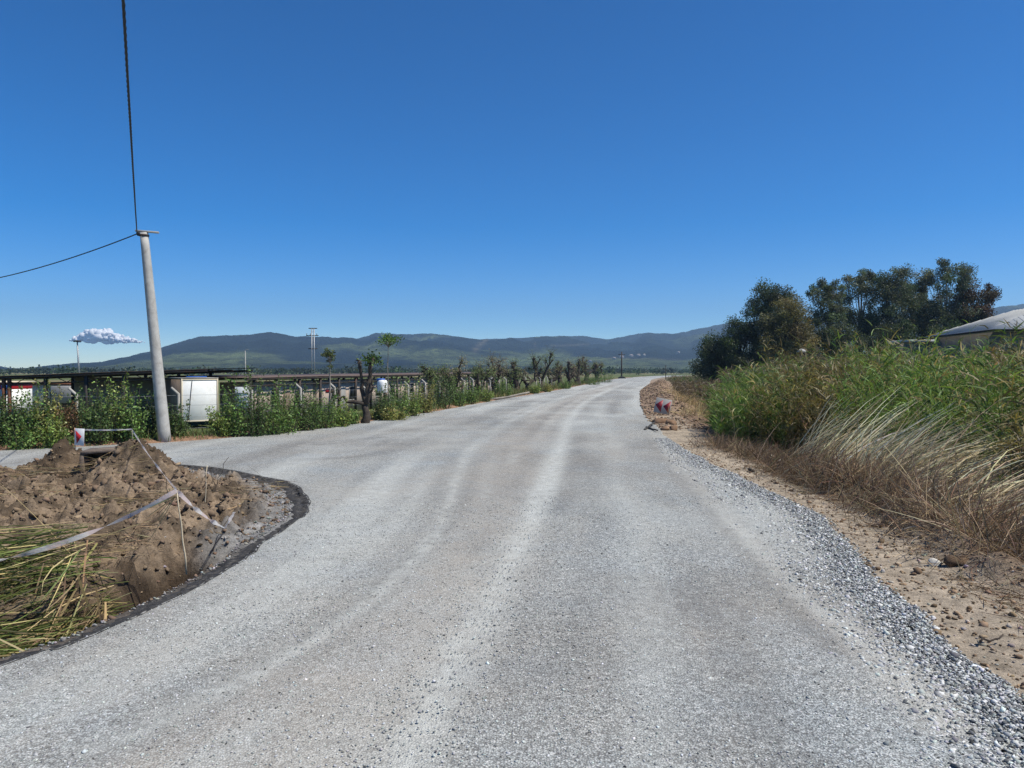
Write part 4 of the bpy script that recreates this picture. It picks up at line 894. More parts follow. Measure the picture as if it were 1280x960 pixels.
for i, (n_, pxc, top, Y, wpx, lab, cc, cl_, cr, lpc, ls, c0, shp) in enumerate([
    ('broadleaf_tree', 897, 416, 118, 46, 'low dark round tree at the left end of the dark tree group', gD, 30, 1.35, 330, .34, .08, 1.),
    ('broadleaf_tree', 926, 399, 116, 50, 'mid height dark green tree second from the left in the dark group', gD, 38, 1.45, 330, .34, .06, 1.),
    ('broadleaf_tree', 966, 352, 116, 68, 'tallest dense domed dark tree behind the olive brown tree', gD*1.05, 66, 1.5, 360, .34, .05, 1.),
    ('broadleaf_tree', 985, 374, 104, 64, 'dense olive brown tree in front of the tallest domed tree', gB, 60, 1.25, 360, .3, .05, 1.),
    ('eucalyptus_tree', 1036, 349, 120, 46, 'slim feathery eucalyptus just right of the olive brown tree', gE, 30, 1.25, 210, .34, .10, .5),
    ('eucalyptus_tree', 1073, 338, 124, 42, 'thin open eucalyptus with sky gaps in the middle of the row', gE, 26, 1.25, 210, .34, .13, .5),
    ('eucalyptus_tree', 1112, 334, 120, 56, 'broad topped eucalyptus left of the gap in the row', gE*1.05, 38, 1.4, 240, .34, .08, .5),
    ('eucalyptus_tree', 1146, 349, 126, 40, 'shorter dark eucalyptus filling the gap beside the tallest one', gE*.9, 28, 1.3, 230, .34, .07, .5),
    ('eucalyptus_tree', 1181, 327, 120, 66, 'tallest wide eucalyptus near the right end of the row', gE, 44, 1.4, 240, .34, .08, .5),
    ('eucalyptus_tree', 1222, 354, 118, 56, 'reddish brown tinted eucalyptus at the right end by the house', np.array([.068, .048, .030]), 36, 1.3, 240, .32, .12, .5),
    ('broadleaf_tree', 1045, 408, 108, 66, 'low dark bushy tree under the slim feathery eucalyptus', gD*.9, 26, 1.3, 300, .34, .05, 1.),
    ('broadleaf_tree', 1120, 400, 112, 74, 'low dark bushy tree under the broad topped eucalyptus', gD*.85, 30, 1.4, 300, .34, .05, 1.),
    ('broadleaf_tree', 1190, 400, 110, 70, 'low dark bushy tree left of the pale roof', gD*.9, 26, 1.4, 300, .34, .05, 1.)]):
    bs, H, rx_ = tspec(pxc, top, Y, wpx)
    tree(n_, bs, H, rx_*(1.02 if n_[0] == 'b' else 1.12), lab, cc, int(cl_*(1.25 if n_[0] == 'b' else 2.1)), cr*(1. if n_[0] == 'b' else .92), int(lpc*(2.0 if n_[0] == 'b' else 2.5)), ls*.76, c0, shp, TGp, 'bark' if n_[0] == 'b' else 'pale_bark', i, trunk_r=.26)

# ------------------------------------------------------------------ pruned roadside trees on the left
def stump(bp, H, lab, limbs, seed, leaf=.5, tr=.17, group='pruned trees along the left verge', lc=(.15, .14, .07), spread=.55):
    global R
    keepR = R; R = np.random.default_rng(seed+500); o = empty('pruned_tree', bp, lab, 'tree', group); t = MB(); f = MB()
    hf = H*R.uniform(.25, .36); ts = np.linspace(0, 1, 6)[:, None]; fork = np.array([R.normal(0, .06)*H*.3, R.normal(0, .05), hf])
    tr *= 1.4 if isinstance(limbs, int) else 1.15
    t.tube(fork*ts+np.r_[[[0, 0, -.1]], R.normal(size=(5, 3))*[.05, .05, 0]], np.linspace(tr*1.5, tr*1.05, 6), 10, jit=.12)
    for k in range(len(limbs) if not isinstance(limbs, int) else limbs):
        if isinstance(limbs, int):
            an = R.uniform(0, 6.28); e = np.array([math.cos(an)*spread*H*R.uniform(.35, 1.1), math.sin(an)*spread*H*.6, H*R.uniform(.6, 1.)]); rr_ = tr*R.uniform(.4, .62)
        else: e = np.array(limbs[k][:3]); rr_ = limbs[k][3]
        tt = np.linspace(0, 1, 8)[:, None]; mid = fork*.5+e*.5+np.array([(e[0]-fork[0])*.25, 0, -.08*H]) + R.normal(size=3)*.06
        pts = fork*(1-tt)**2+2*mid*tt*(1-tt)+e*tt**2; pts[1:-1] += R.normal(size=(6, 3))*.055*tr/.17
        t.tube(pts, np.r_[np.linspace(rr_*1.5, rr_*.75, 6), rr_*.95, rr_*.9], 8, jit=.12)
        kn = e+R.normal(size=(5, 3))*rr_*.5; stones(t, kn, np.full(5, rr_*1.6), np.array([1, 1, 1.]), 1.)
        ends = [e]
        if isinstance(limbs, int):
            for _ in range(R.integers(2, 5)):
                k0 = R.integers(3, 7); q0 = pts[k0]; q1 = q0+unit(R.normal(size=3)+[0, 0, .8])*H*R.uniform(.12, .28); qm = (q0+q1)/2+R.normal(size=3)*.08
                t.tube([q0, qm, q1], [rr_*.6, rr_*.5, rr_*.4], 6, jit=.12); stones(t, q1[None]+R.normal(size=(3, 3))*rr_*.3, np.full(3, rr_*1.2), np.array([1, 1, 1.]), 1.); ends.append(q1)
        for e_ in ends:
            for _ in range(int(15*leaf)+2):
                d = unit(R.normal(size=3)+np.array([0, 0, .6])); L = R.uniform(.3, 1.)*(.5+.6*leaf)*H*.28; q = e_+d*L*np.linspace(0, 1, 3)[:, None]+R.normal(size=(3, 3))*.03; t.tube(q, [.015, .011, .007], 4)
                ks = int(11*leaf)+2; pp = e_+d*L*R.uniform(.3, 1.15, (ks, 1))+R.normal(size=(ks, 3))*.10
                leaves(f, pp, R.uniform(.06, .15, ks), colvar(lc, ks, .35), .6)
    t.build('trunk', M['bark'], o, True)
    if f.n: f.build('foliage', M['leaf'], o)
    R = keepR; return o
gl = lambda p_: np.array([p_[0], p_[1], ground_h(np.array([p_[0]]), np.array([p_[1]]))[0]-.03])
b0 = gl(P(457, 529)); s_ = b0[1]/FPX
st = stump(b0, 3.2, 'big three limbed pruned stump at the road bend, one bare limb low to the left', [(-1.6, -.5, 1.75, .075), (-.32, -.1, 3.35, .095), (.36, -.05, 3.4, .125), (.46, -.2, 2.5, .06)], 1, .02, .14)
m = MB(); pp = np.array([.32, .1, 3.45])+R.normal(size=(330, 3))*[.30, .25, .17]; leaves(m, pp, R.uniform(.09, .2, 330), colvar((.07, .12, .03), 330, .3), .6); m.build('foliage', M['leaf'], st)
row = [(549, 508, 455, 3, .8, .17, 'dark pruned stump standing in the dark bush, left of the pair'), (566, 508, 449, 3, .8, .17, 'taller right hand stump of the pair in the dark bush'), (597, 501, 456, 3, .9, .13, 'slim single trunk stump with a fuzzy tan top'),
       (619, 497, 436, 4, .8, .16, 'tall pruned tree with wispy crown beside the fallen branch'), (645, 494, 448, 5, .6, .24, 'wide many limbed stump by the soil heap'), (660, 493, 456, 3, .4, .18, 'leaning bare stump right of the wide one'),
       (676, 489, 438, 4, .7, .2, 'tall crooked stump with one long green limb'), (689, 487, 452, 3, .6, .2, 'short thick stump in the middle of the far row'), (700, 486, 450, 4, .6, .26, 'stout dark stump right of the short thick one'),
       (711, 484.5, 446, 4, .6, .26, 'dark knobbly stump third from the far end'), (722, 483, 448, 4, .7, .28, 'dark bushy stump second from the far end'), (733, 481, 443, 4, .6, .28, 'upright stump with pale bare shoots near the far end'), (746, 479, 452, 5, .9, .3, 'last pruned tree at the far end of the row')]
for i, (px_, py_, top, nl, lf, trr, lab) in enumerate(row):
    b_ = gl(P(px_, py_-1.5)); H = AT(px_, top, b_[1])[2]-b_[2]; stump(b_, H*.9, lab, nl, 20+i, lf, trr, spread=.42, lc=(.27, .245, .14) if i % 2 else (.15, .20, .075))
# young trees
def young(px_, py_, top, Y, lab, rc, cz, n_, cc, trr=.035, flat=.7):
    b_ = AT(px_, py_, Y); b_ = gl(b_); H = AT(px_, top, Y)[2]-b_[2]; o = empty('young_tree', b_, lab, 'tree'); m = MB(); ts = np.linspace(0, 1, 7)[:, None]
    m.tube(np.array([.04, 0, H*.93])*ts+R.normal(size=(7, 3))*[.02, .02, 0], np.linspace(trr, trr*.5, 7), 7)
    f = MB()
    for k in range(n_):
        c = np.array([.04, 0, H*cz])+unit(R.normal(size=3))*rc*R.uniform(.3, 1.)*np.array([1, 1, flat]); m.tube([np.array([.04, 0, H*cz*.9]), c], [.015, .006], 4)
        pp = c+R.normal(size=(34, 3))*rc*.2*np.array([1, 1, .7]); leaves(f, pp, R.uniform(.07, .18, 34), colvar(cc, 34, .3), .5)
    m.build('trunk', M['pale_bark'], o, True); f.build('crown', M['leaf'], o)
young(412, 530, 434, 39., 'young tree with straight pale trunk and a loose round crown', .42, .87, 13, (.10, .125, .05), .055, 1.3)
young(485, 520, 421, 47., 'slender young tree with a flat bright green top', .78, .965, 18, (.11, .19, .05), .035, .3)

# ------------------------------------------------------------------ weeds and shrubs on the left verge
def shrub(px_, top, base, wpx, lab, kind, seed):
    global R
    keepR = R; R = np.random.default_rng(seed+900); b_ = gl(P(px_, base)); Y = b_[1]; H = (AT(px_, top, Y)[2]-b_[2])*(1.14 if px_ > 250 else 1.04); rx_ = wpx/2*Y/FPX*1.08
    cc = {'d': (.09, .14, .045), 'g': (.13, .205, .055), 'b': (.20, .27, .07), 'y': (.25, .25, .075), 'r': (.20, .125, .06)}[kind]
    o = empty('shrub', b_, lab, 'shrub', 'weedy shrubs along the left verge'); s = MB(); f = MB(); ns = int(16+14*rx_)
    for k in range(ns):
        a = R.uniform(0, 6.28); r_ = rx_*math.sqrt(R.random())*.8; p0 = np.array([r_*math.cos(a)*.6, r_*math.sin(a)*.6, -.05]); hh = H*R.uniform(.5, 1.02)*(1-.25*(r_/rx_)**2)
        p1 = np.array([r_*math.cos(a)*1.15, r_*math.sin(a)*1.15, hh])+R.normal(size=3)*.06; tt = np.linspace(0, 1, 5)[:, None]; mid = (p0+p1)/2+R.normal(size=3)*.08
        wisp = k % 4 == 0
        if wisp: p1 = p1*[1.1, 1.1, 1]; p1[2] = H*R.uniform(1.0, 1.3)
        pts = p0*(1-tt)**2+2*mid*tt*(1-tt)+p1*tt**2; s.tube(pts, np.linspace(.013, .004, 5), 4)
        nl = int((70 if H > .9 else 40)*R.uniform(.7, 1.3)); t_ = R.uniform(.12, 1.03, nl)[:, None]; pos = p0*(1-t_)**2+2*mid*t_*(1-t_)+p1*t_**2+R.normal(size=(nl, 3))*np.array([.15, .15, .10])*(1.15-.6*t_)*min(1.3, .5+H*.4)*(.55 if wisp else 1.)
        pos[:, 2] = np.maximum(pos[:, 2], .02); leaves(f, pos, R.uniform(.06, .15, nl), colvar(np.array(cc)*(1+.3*np.clip(R.normal(), -1.5, 1.8)), nl, .3), .5)
    if kind in 'yb':
        k = 60; pos = np.stack([R.normal(0, rx_*.5, k), R.normal(0, rx_*.5, k), H*R.uniform(.5, 1., k)], 1); leaves(f, pos, R.uniform(.05, .09, k), colvar((.45, .42, .2), k, .2), .9)
    s.build('stem', M['bark'], o); f.build('foliage', M['leaf'], o); R = keepR
for i, a in enumerate([
    (-12, 498, 560, 50, 'dark weedy shrub cut by the left edge of the picture', 'd'), (18, 508, 559, 44, 'low dark shrub second from the left edge', 'd'), (40, 492, 558, 42, 'light green weedy shrub left of the arrow plate', 'g'),
    (61, 496, 557, 30, 'tall thin yellowish flowering weed left of the arrow plate', 'y'), (82, 512, 556, 34, 'reddish brown leaved shrub right behind the arrow plate', 'r'), (96, 498, 552, 44, 'dense green shrub around the bent concrete post', 'd'),
    (122, 500, 556, 42, 'dark shrub under the level strip of tape', 'd'), (143, 484, 553, 44, 'tall bright green weed clump behind the tape', 'b'), (166, 500, 554, 34, 'green shrub behind the grey stake', 'g'), (186, 498, 551, 30, 'dark shrub just left of the utility pole', 'd'),
    (222, 513, 549, 24, 'narrow shrub between the utility pole and the bent post', 'd'), (72, 528, 559, 46, 'low bright weeds at the foot of the arrow plate', 'b'), (28, 532, 561, 40, 'low leafy weeds at the far left kerbside', 'g'),
    (278, 517, 546, 34, 'low bright shrub at the right foot of the container', 'b'), (297, 490, 545, 36, 'tall leafy weed right of the container', 'g'), (318, 486, 545, 34, 'tall weed in front of the white door panel', 'd'),
    (338, 494, 543, 40, 'broad green shrub two steps right of the door panel', 'g'), (358, 490, 541, 40, 'big dense leafy shrub midway between container and young tree', 'g'), (381, 498, 538, 42, 'dark green shrub left of the young tree', 'd'),
    (404, 500, 535, 40, 'green shrub at the foot of the young tree', 'g'), (425, 508, 533, 30, 'bright shrub between young tree and big stump', 'b'), (438, 516, 530, 18, 'small shrub touching the big stump on its left', 'g'),
    (480, 492, 525, 28, 'dark green shrub right of the big stump', 'd'), (494, 486, 523, 38, 'leafy shrub below the blue capped tank', 'g'), (514, 488, 520, 30, 'light green tall weed right of the tank', 'b'), (531, 486, 516, 26, 'yellow dry weed left of the dark bush', 'y'),
    (487, 511, 525, 50, 'low bright grass-like shrub at the kerb right of the big stump', 'y'), (553, 474, 511, 38, 'dark leafy bush round the pair of stumps', 'd'), (572, 480, 508, 24, 'green bush on the right side of the pair of stumps', 'g'),
    (588, 486, 505, 24, 'small weed left of the slim stump', 'g'), (606, 487, 502, 24, 'yellow green bush right of the slim stump', 'b'), (629, 479, 497, 30, 'green bush behind the fallen branch', 'g'), (668, 482, 492, 16, 'small bush between the leaning and crooked stumps', 'b'),
    (684, 481, 490, 14, 'small bush below the crooked stump', 'y'), (706, 478, 486, 18, 'low bush between the stout and knobbly stumps', 'g'), (742, 470, 481, 26, 'low bush left of the last pruned tree', 'g'), (756, 466, 478, 24, 'bush beyond the last pruned tree', 'g')]):
    shrub(*a, i)
# fallen branch and soil heap
a = gl(P(622, 500)); stick('fallen_branch', a+[-.6, -.2, .12], a+[3.0, 1.2, .75], .13, M['pale_bark'], 'fallen grey branch lying under the tall pruned tree', 'branch', None, .05)
# grass along the left verge
b = MB(); e = offs(spline(LEFT, .3), 0.); t_ = unit(np.gradient(e, axis=0)); n = 42000; k = R.integers(0, len(e), n); off = .35+np.abs(R.normal(0, 1.5, n)); q_ = e[k]+np.stack([-t_[k, 1], t_[k, 0]], 1)*off[:, None]+R.normal(size=(n, 2))*.2
ok_ = (q_[:, 1] > 15) & (q_[:, 1] < 200) & (fbm(q_[:, 0]*.5, q_[:, 1]*.5, 3) > .40) & ~inside(q_[:, 0], q_[:, 1], outline); q_ = q_[ok_]; n = len(q_)
z = ground_h(q_[:, 0], q_[:, 1]); hh = R.uniform(.12, .45, n)*(1+1.2*sst(45, 90, q_[:, 1])); C = colvar((.10, .14, .042), n, .3); kk = R.random(n) < .3; C[kk] = colvar((.24, .20, .09), kk.sum(), .2)
blades(b, np.concatenate([q_, z[:, None]], 1), R.normal(size=(n, 3))*.35+[0, 0, 1], hh, .025+q_[:, 1]*.0004, R.normal(size=(n, 3))*.25-[0, 0, .1], C, 2)
tag(b.build('verge_grass', M['leaf']), kind='stuff')

# ------------------------------------------------------------------ right side: reeds, dry stalks, brush
FR = [P(*q)[:2] for q in ((886, 532), (905, 546), (960, 556), (1020, 566), (1080, 577), (1140, 588), (1200, 602), (1260, 620), (1330, 650))]
FR = spline(FR[::-1] , .3)                         # near right ... far left
def reeds(b, base, H, C0, leafn=9, lw=.045, dead=.12, lean=None):
    n = len(base); d = R.normal(size=(n, 3))*.10+[0, 0, 1]
    if lean is not None: d = d+lean
    d = unit(d); bend = R.normal(size=(n, 3))*.13; bend[:, 2] -= .03
    Cs_ = colvar((1, 1, 1), n, .22)*C0; kd = R.random(n) < dead; Cs_[kd] = colvar((.30, .25, .13), kd.sum(), .25)
    blades(b, base, d, H, .028, bend, Cs_*1.1, 3, taper=.3)
    t_ = R.uniform(.12, 1., (n, leafn)); Hn = np.broadcast_to(H, n)[:, None, None]
    pos = base[:, None]+d[:, None]*Hn*t_[..., None]+bend[:, None]*Hn*(t_**2)[..., None]
    ang = R.uniform(0, 6.28, (n, leafn)); ld = np.stack([np.cos(ang), np.sin(ang), R.uniform(.5, 2.2, (n, leafn))], -1)
    L = R.uniform(.32, .8, (n, leafn))*(1.1-.35*t_); bd = np.zeros((n, leafn, 3)); bd[..., 2] = -R.uniform(.1, .75, (n, leafn)); bd[..., :2] = R.normal(0, .15, (n, leafn, 2))+ld[..., :2]*.2
    C = np.repeat(Cs_, leafn, 0)*(1+.2*R.normal(size=(n*leafn, 1)))
    blades(b, pos.reshape(-1, 3), ld.reshape(-1, 3), L.ravel(), lw*R.uniform(.7, 1.3, n*leafn), bd.reshape(-1, 3), np.clip(C, .005, .6), 3, tipC=np.clip(C*1.15+[.02, .01, 0], 0, .6))
b = MB(); n = 5200
t_ = unit(np.gradient(FR, axis=0)); nr2 = np.stack([t_[:, 1], -t_[:, 0]], 1)
if (nr2[len(FR)//2, 1]) < 0: nr2 = -nr2
k = R.integers(0, len(FR), n); dep = R.uniform(0, 1, n)**1.5*13
q_ = FR[k]+nr2[k]*dep[:, None]+R.normal(size=(n, 2))*.25
pxq = 640+FPX*q_[:, 0]/q_[:, 1]; ok_ = (pxq > 893) & (pxq < 1420); q_, dep, pxq = q_[ok_], dep[ok_], pxq[ok_]; n = len(q_)
z = ground_h(q_[:, 0], q_[:, 1]); 
topy = np.interp(pxq, [890, 905, 930, 990, 1040, 1090, 1110, 1150, 1200, 1250, 1300], [478, 466, 459, 455, 444, 433, 440, 440, 442, 432, 424])+34*(fbm(pxq*.022, dep*.45, 3)-.5)
Ht = (464-topy)/FPX*q_[:, 1]+CAM_H-z; H = np.clip(Ht*R.uniform(.72, 1.04, n), 1.2, 4.6)*np.where(dep < 2.2, R.uniform(.35, 1., n)*(.7+.6*fbm(pxq*.05+3, dep*.2, 3)), 1.)
grnC = np.array([.125, .20, .048])*(.3+1.4*fbm(q_[:, 0]*.6, q_[:, 1]*.6, 3))[:, None]; pb_ = (fbm(q_[:, 0]*.33+13, q_[:, 1]*.33, 3)+.25*sst(1190, 1290, pxq) > .62)[:, None]; grnC = np.where(pb_, np.array([.17, .145, .06])*(.6+.8*R.random((n, 1))), grnC); reeds(b, np.concatenate([q_, z[:, None]], 1), H, grnC, 14, .048, .16)
kp = R.random(n) < .06; bp = np.concatenate([q_, z[:, None]], 1)[kp]; bp[:, 2] += H[kp]*.97; m_ = len(bp)
for _ in range(5): blades(b, bp, R.normal(size=(m_, 3))*.25+[0, 0, 1], R.uniform(.25, .5, m_), .03, R.normal(size=(m_, 3))*.15, colvar((.36, .31, .20), m_, .2), 2, taper=.5)
tag(b.build('reed_bed', M['reed']), kind='stuff')
# farther, lower reeds and brownish growth filling the field towards the trees
b = MB(); n = 12000; yy = np.where(R.random(n) < .8, R.uniform(34, 105, n), R.uniform(60, 240, n)); pxq = np.where(yy > 105, R.uniform(815, 915, n), R.uniform(838, 1330, n)); xx = (pxq-640)/FPX*yy
ok_ = (dist_poly(xx, yy, right_e) > 4.6) & ((yy > 44) | (pxq > 905)); xx, yy, pxq = xx[ok_], yy[ok_], pxq[ok_]; n = len(xx)
tq = np.interp(pxq, [840, 890, 950, 1050, 1150, 1300], [469, 461, 457, 447, 441, 438])+5*(fbm(xx*.1, yy*.1, 3)-.5); z = ground_h(xx, yy)
H = np.clip(((464-tq)/FPX*yy+CAM_H-z)*R.uniform(.6, 1.02, n), .8, 5.)
H = np.where(pxq < 905, np.minimum(H, R.uniform(.7, 1.9, n)), H)
pn = fbm(xx*.09+5, yy*.05, 3)[:, None]; Cb = np.where((pn > .5) | (pxq[:, None] < 905)*(R.random((n, 1)) < .5), np.array([.15, .115, .075]), np.array([.095, .145, .038]))
d = unit(R.normal(size=(n, 3))*.12+[0, 0, 1]); base = np.stack([xx, yy, z], 1)
blades(b, base, d, H, .07, R.normal(size=(n, 3))*.1, colvar((1, 1, 1), n, .25)*Cb, 2, taper=.4)
ln = 7; t_ = R.uniform(.3, 1., (n, ln)); pos = (base[:, None]+d[:, None]*H[:, None, None]*t_[..., None]).reshape(-1, 3); ld = R.normal(size=(n*ln, 3))+[0, 0, .7]; bd = np.zeros((n*ln, 3)); bd[:, 2] = -.5
blades(b, pos, ld, R.uniform(.4, .9, n*ln), .10, bd, np.clip(np.repeat(Cb, ln, 0)*(1+.25*R.normal(size=(n*ln, 1))), .01, .5), 2)
tag(b.build('field_growth', M['reed']), kind='stuff')

# pale dry stalks fanning over to the right
def stalks(b, anchors, n, L, dirv, spr, C0, wd, bendz, segs=4, pr=.35, zoff=0.):
    k = R.integers(0, len(anchors), n); q_ = np.asarray(anchors)[k][:, :2]+R.normal(size=(n, 2))*pr; z = ground_h(q_[:, 0], q_[:, 1])+zoff+np.abs(R.normal(0, .08, n))
    cl_ = .55+.95*fbm(q_[:, 0]*1.1, q_[:, 1]*1.1, 3)[:, None]; d = R.normal(size=(n, 3))*spr*(.6+.9*fbm(q_[:, 0]*.9+7, q_[:, 1]*.9, 3))[:, None]+np.asarray(dirv)+1.3*np.stack([fbm(q_[:, 0]*.7+3, q_[:, 1]*.7, 3)-.5, fbm(q_[:, 0]*.7, q_[:, 1]*.7+9, 3)-.5, np.zeros(n)], 1); bd = np.tile(np.asarray(bendz, float), (n, 1))+R.normal(size=(n, 3))*.1
    blades(b, np.concatenate([q_, z[:, None]], 1), d, L*R.uniform(.5, 1.15, n), wd*R.uniform(.6, 1.4, n), bd, np.clip(colvar(C0, n, .3, .06)*cl_, .01, .7), segs, taper=.35)
b = MB()
an = [P(*q) for q in ((1010, 583), (1040, 592), (1070, 600), (1100, 610), (1130, 618), (1160, 628), (1190, 640), (1210, 655))]
stalks(b, an[:4], 460, 2.8, (.55, .1, 1.0), .16, (.64, .51, .32), .022, (.25, 0, -.22))
stalks(b, an[2:], 700, 2.9, (.95, .0, .85), .18, (.60, .48, .30), .022, (.3, 0, -.35))
stalks(b, an[4:], 460, 2.4, (1.1, -.2, .55), .2, (.50, .40, .25), .02, (.2, -.1, -.3))
tag(b.build('dry_reeds', M['dry']), kind='stuff')
b = MB()
an = [P(*q) for q in ((985, 588), (1010, 600), (1040, 608), (1070, 615), (1100, 628), (1135, 640), (1170, 652), (1210, 665), (1250, 680), (1290, 700))]
stalks(b, an, 3600, 1.5, (.3, -.1, .8),   .6, (.20, .14, .092), .013, (.1, -.1, -.35), pr=.45)
stalks(b, an, 1500, 1.9, (.6, -.2, .35), .6, (.30, .235, .16), .013, (.1, -.1, -.25), pr=.5)
stalks(b, an[3:], 1300, .9, (.1, -.3, .2), .7, (.36, .285, .19), .012, (0, 0, -.2), pr=.6)
an2 = [P(*q) for q in ((895, 556), (915, 562), (940, 570), (965, 575), (990, 592))]; stalks(b, an2, 1700, .8, (.1, -.1, .8), .5, (.20, .15, .10), .014, (.1, 0, -.3), pr=.4)
an3 = [P(*q) for q in ((850, 500), (862, 503), (878, 508), (890, 516), (880, 520), (868, 512))]; stalks(b, an3, 1500, 1.0, (.1, 0, .8), .5, (.36, .28, .15), .03, (.1, 0, -.3), pr=.9)
an4 = [P(*q) for q in ((1060, 628), (1090, 645), (1120, 658), (1150, 670), (1190, 685), (1230, 702), (1270, 722), (1300, 740))]
stalks(b, an4, 420, .42, (.1, -.1, .35), .7, (.17, .115, .075), .011, (0, 0, -.2), pr=.42)
stalks(b, an4, 180, .6, (.2, -.1, .2), .7, (.34, .25, .16), .010, (0, 0, -.15), pr=.5)
tag(b.build('dry_brush', M['dry']), kind='stuff')
# trampled litter on the dirt
b = MB(); n = 6500; yy = 5.+R.uniform(0, 1, n)**1.2*17; xx = edge_at(yy)+1.0+np.abs(R.normal(.6, 1.5, n)); ok_ = (fbm(xx*.9, yy*.9, 3) > .40); xx, yy = xx[ok_], yy[ok_]; n = len(xx); d = R.normal(size=(n, 3)); d[:, 2] = np.abs(d[:, 2])*.12
C = colvar((.17, .115, .07), n, .4); kk = R.random(n) < .25; C[kk] = colvar((.36, .28, .18), kk.sum(), .2)
blades(b, np.stack([xx, yy, ground_h(xx, yy)+.012], 1), d, R.uniform(.06, .5, n), R.uniform(.006, .014, n), R.normal(size=(n, 3))*.12*[1, 1, .1], C, 3, taper=.3)
tag(b.build('straw_litter', M['dry']), kind='stuff')
# green sprigs among the brush
b = MB(); an = [P(*q) for q in ((1110, 622), (1150, 640), (1200, 660), (1240, 675), (1275, 640), (1290, 660))]
for a in an+[P(1060, 605), P(1085, 612), P(1020, 594), P(1130, 625), P(955, 563), P(925, 558), P(990, 583)]:
    k = 60; pp = a+np.array([0, 0, .12])+R.normal(size=(k, 3))*[.3, .3, .12]; leaves(b, pp, R.uniform(.03, .07, k), colvar((.09, .13, .04), k, .3), .6)
stalks(b, [P(1262, 640), P(1290, 640), P(1300, 620), P(1240, 625)], 500, 1.3, (-.2, -.2, .9), .35, (.065, .105, .03), .03, (.1, -.2, -.4), pr=.5)
tag(b.build('green_sprigs', M['leaf']), kind='stuff')
# dark green bush mass at the far right edge
# ------------------------------------------------------------------ cut reeds lying in the pit
b = MB(); n = 2600
c0 = np.stack([R.uniform(-7.6, -5.0, n), R.uniform(7.6, 10.2, n)], 1); e1 = np.interp(c0[:, 1], isle_e[:, 1][:60], isle_e[:, 0][:60])
ok_ = c0[:, 0] < -4.95; c0 = c0[ok_]; n = len(c0)
z = isle_h(c0[:, 0], c0[:, 1]); z = z+R.uniform(0.05, .72, n)*(1-sst(.0, .5, z))
d = np.stack([np.full(n, -.85), np.full(n, -.5), np.full(n, -.06)], 1)+R.normal(size=(n, 3))*[.3, .34, .2]
C = colvar((.11, .14, .042), n, .4); kk = R.random(n) < .32; C[kk] = colvar((.38, .31, .16), kk.sum(), .3)
blades(b, np.concatenate([c0, z[:, None]], 1), d, R.uniform(.6, 2.0, n), R.uniform(.008, .022, n), R.normal(size=(n, 3))*[.28, .28, .14]+[0, 0, -.14], C, 4, taper=.3)
n = 80; c1 = np.stack([R.normal(-5.35, .22, n), R.normal(9.55, .22, n)], 1); z = isle_h(c1[:, 0], c1[:, 1])+.55
blades(b, np.concatenate([c1, z[:, None]], 1), R.normal(size=(n, 3))*.3+[-.1, -.5, -.6], R.uniform(.5, 1., n), R.uniform(.015, .04, n), R.normal(size=(n, 3))*.1, colvar((.44, .35, .17), n, .25), 3, taper=.3)
n = 6500; c1 = np.stack([R.uniform(-12, -5.2, n), R.uniform(9.5, 18.5, n)], 1); z = isle_h(c1[:, 0], c1[:, 1])+R.uniform(.01, .12, n); d = np.stack([np.full(n, -.8), np.full(n, -.5), np.zeros(n)], 1)+R.normal(size=(n, 3))*[.5, .5, .12]
kk = fbm(c1[:, 0]*.7, c1[:, 1]*.7, 3) > .52
blades(b, np.concatenate([c1, z[:, None]], 1)[kk], d[kk], R.uniform(.15, 1.1, n)[kk], R.uniform(.005, .014, n)[kk], R.normal(size=(n, 3))[kk]*.10, np.where(R.random((kk.sum(), 1)) < .35, colvar((.09, .065, .045), kk.sum(), .3), colvar((.36, .28, .16), kk.sum(), .3)), 3, taper=.3)
n = 36; c1 = np.array([-5.2, 10.6])+R.normal(size=(n, 2))*[.25, .35]; z = np.maximum(isle_h(c1[:, 0], c1[:, 1]), .1)+.1
a_ = st2t; ts = R.uniform(0, 1, n)
blades(b, np.tile(st2t-np.array([.02, 0, .08]), (n//4, 1)), R.normal(size=(n//4, 3))*.16+np.array([-.75, .1, -.65]), R.uniform(.5, 1.1, n//4), .016, R.normal(size=(n//4, 3))*.05, colvar((.45, .36, .2), n//4, .2), 3, taper=.3)
tag(b.build('cut_reeds', M['dry']), kind='stuff')

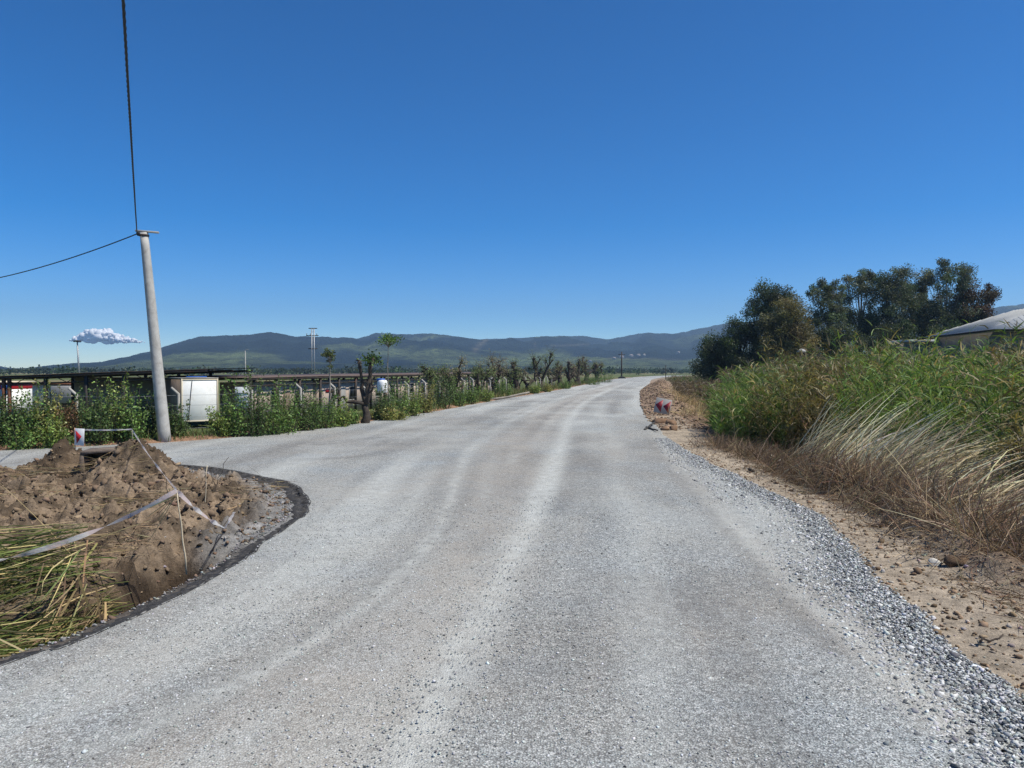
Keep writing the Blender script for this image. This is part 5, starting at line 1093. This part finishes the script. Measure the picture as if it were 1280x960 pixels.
# ------------------------------------------------------------------ single stones, clods and debris
def rock(name, p_, size, c, lab, cat='stone', flat=.7, rz=0.):
    m = MB(); stones(m, np.zeros((1, 3)), np.array([size]), np.array([c]), flat, 2); o = m.build(name, M['stone']); z = ground_h(np.array([p_[0]]), np.array([p_[1]]))[0]; o.location = (float(p_[0]), float(p_[1]), float(z+size*flat*.22)); tag(o, lab, cat)
rock('stone', P(1168, 701), .15, (.55, .52, .46), 'small pale stone on the tan dirt beside a dark clod')
rock('soil_clod', P(1196, 704), .26, (.11, .075, .05), 'dark brown clod lying right of the small pale stone', 'clod', .6)
rock('stone', P(963, 571), .42, (.60, .56, .50), 'largest whitish stone at the foot of the dry brush', flat=.5)
rock('stone', P(950, 569), .30, (.52, .48, .42), 'left pale stone beside the largest whitish one', flat=.5)
rock('stone', P(975, 576), .24, (.50, .46, .40), 'right small pale stone by the dry brush', flat=.6)
rock('soil_clod', P(940, 587), .22, (.10, .085, .07), 'dark clod on the dirt near the gravel edge', 'clod', .6)
for (x0, y0, s_, lab) in ((826, 527, .75, 'long brown clod directly under the leaning arrow board'), (838, 529, .6, 'brown clod right of the one under the arrow board'), (842, 536, .55, 'lowest brown clod of the heap below the arrow board'), (831, 536, .4, 'small brown clod at the gravel edge below the arrow board')):
    rock('soil_clod', P(x0, y0), s_, (.20, .13, .085), lab, 'clod', .55)
a = P(806, 537, .02); b1 = P(818, 528, .12); stick('torn_asphalt_strip', a, b1, .06, M['bitumen'], 'black torn strip of asphalt sticking out at the right road edge', 'debris', None, .03)
a = P(808, 534, .02); b1 = P(822, 538, .05); stick('torn_asphalt_strip', a, b1, .05, M['bitumen'], 'short black asphalt strip lying flat beside the longer torn one', 'debris', None, .03)
a = P(1225, 803, -.02); b1 = P(1254, 793, .04); stick('twig', a, b1, .012, M['twig'], 'short dark twig lying on the tan dirt at the lower right', 'twig', None, .02)
a = P(1048, 624, -.0); stick('twig', a, AT(1056, 596, a[1]), .012, M['twig'], 'dark dead sprig standing in front of the brown brush', 'twig', None, .02)
a = P(1232, 682, .0); stick('dry_cane', a, AT(1290, 645, a[1]+.4), .012, M['cane'], 'long pale cane slanting up at the right edge of the brush', 'cane', None, .01)
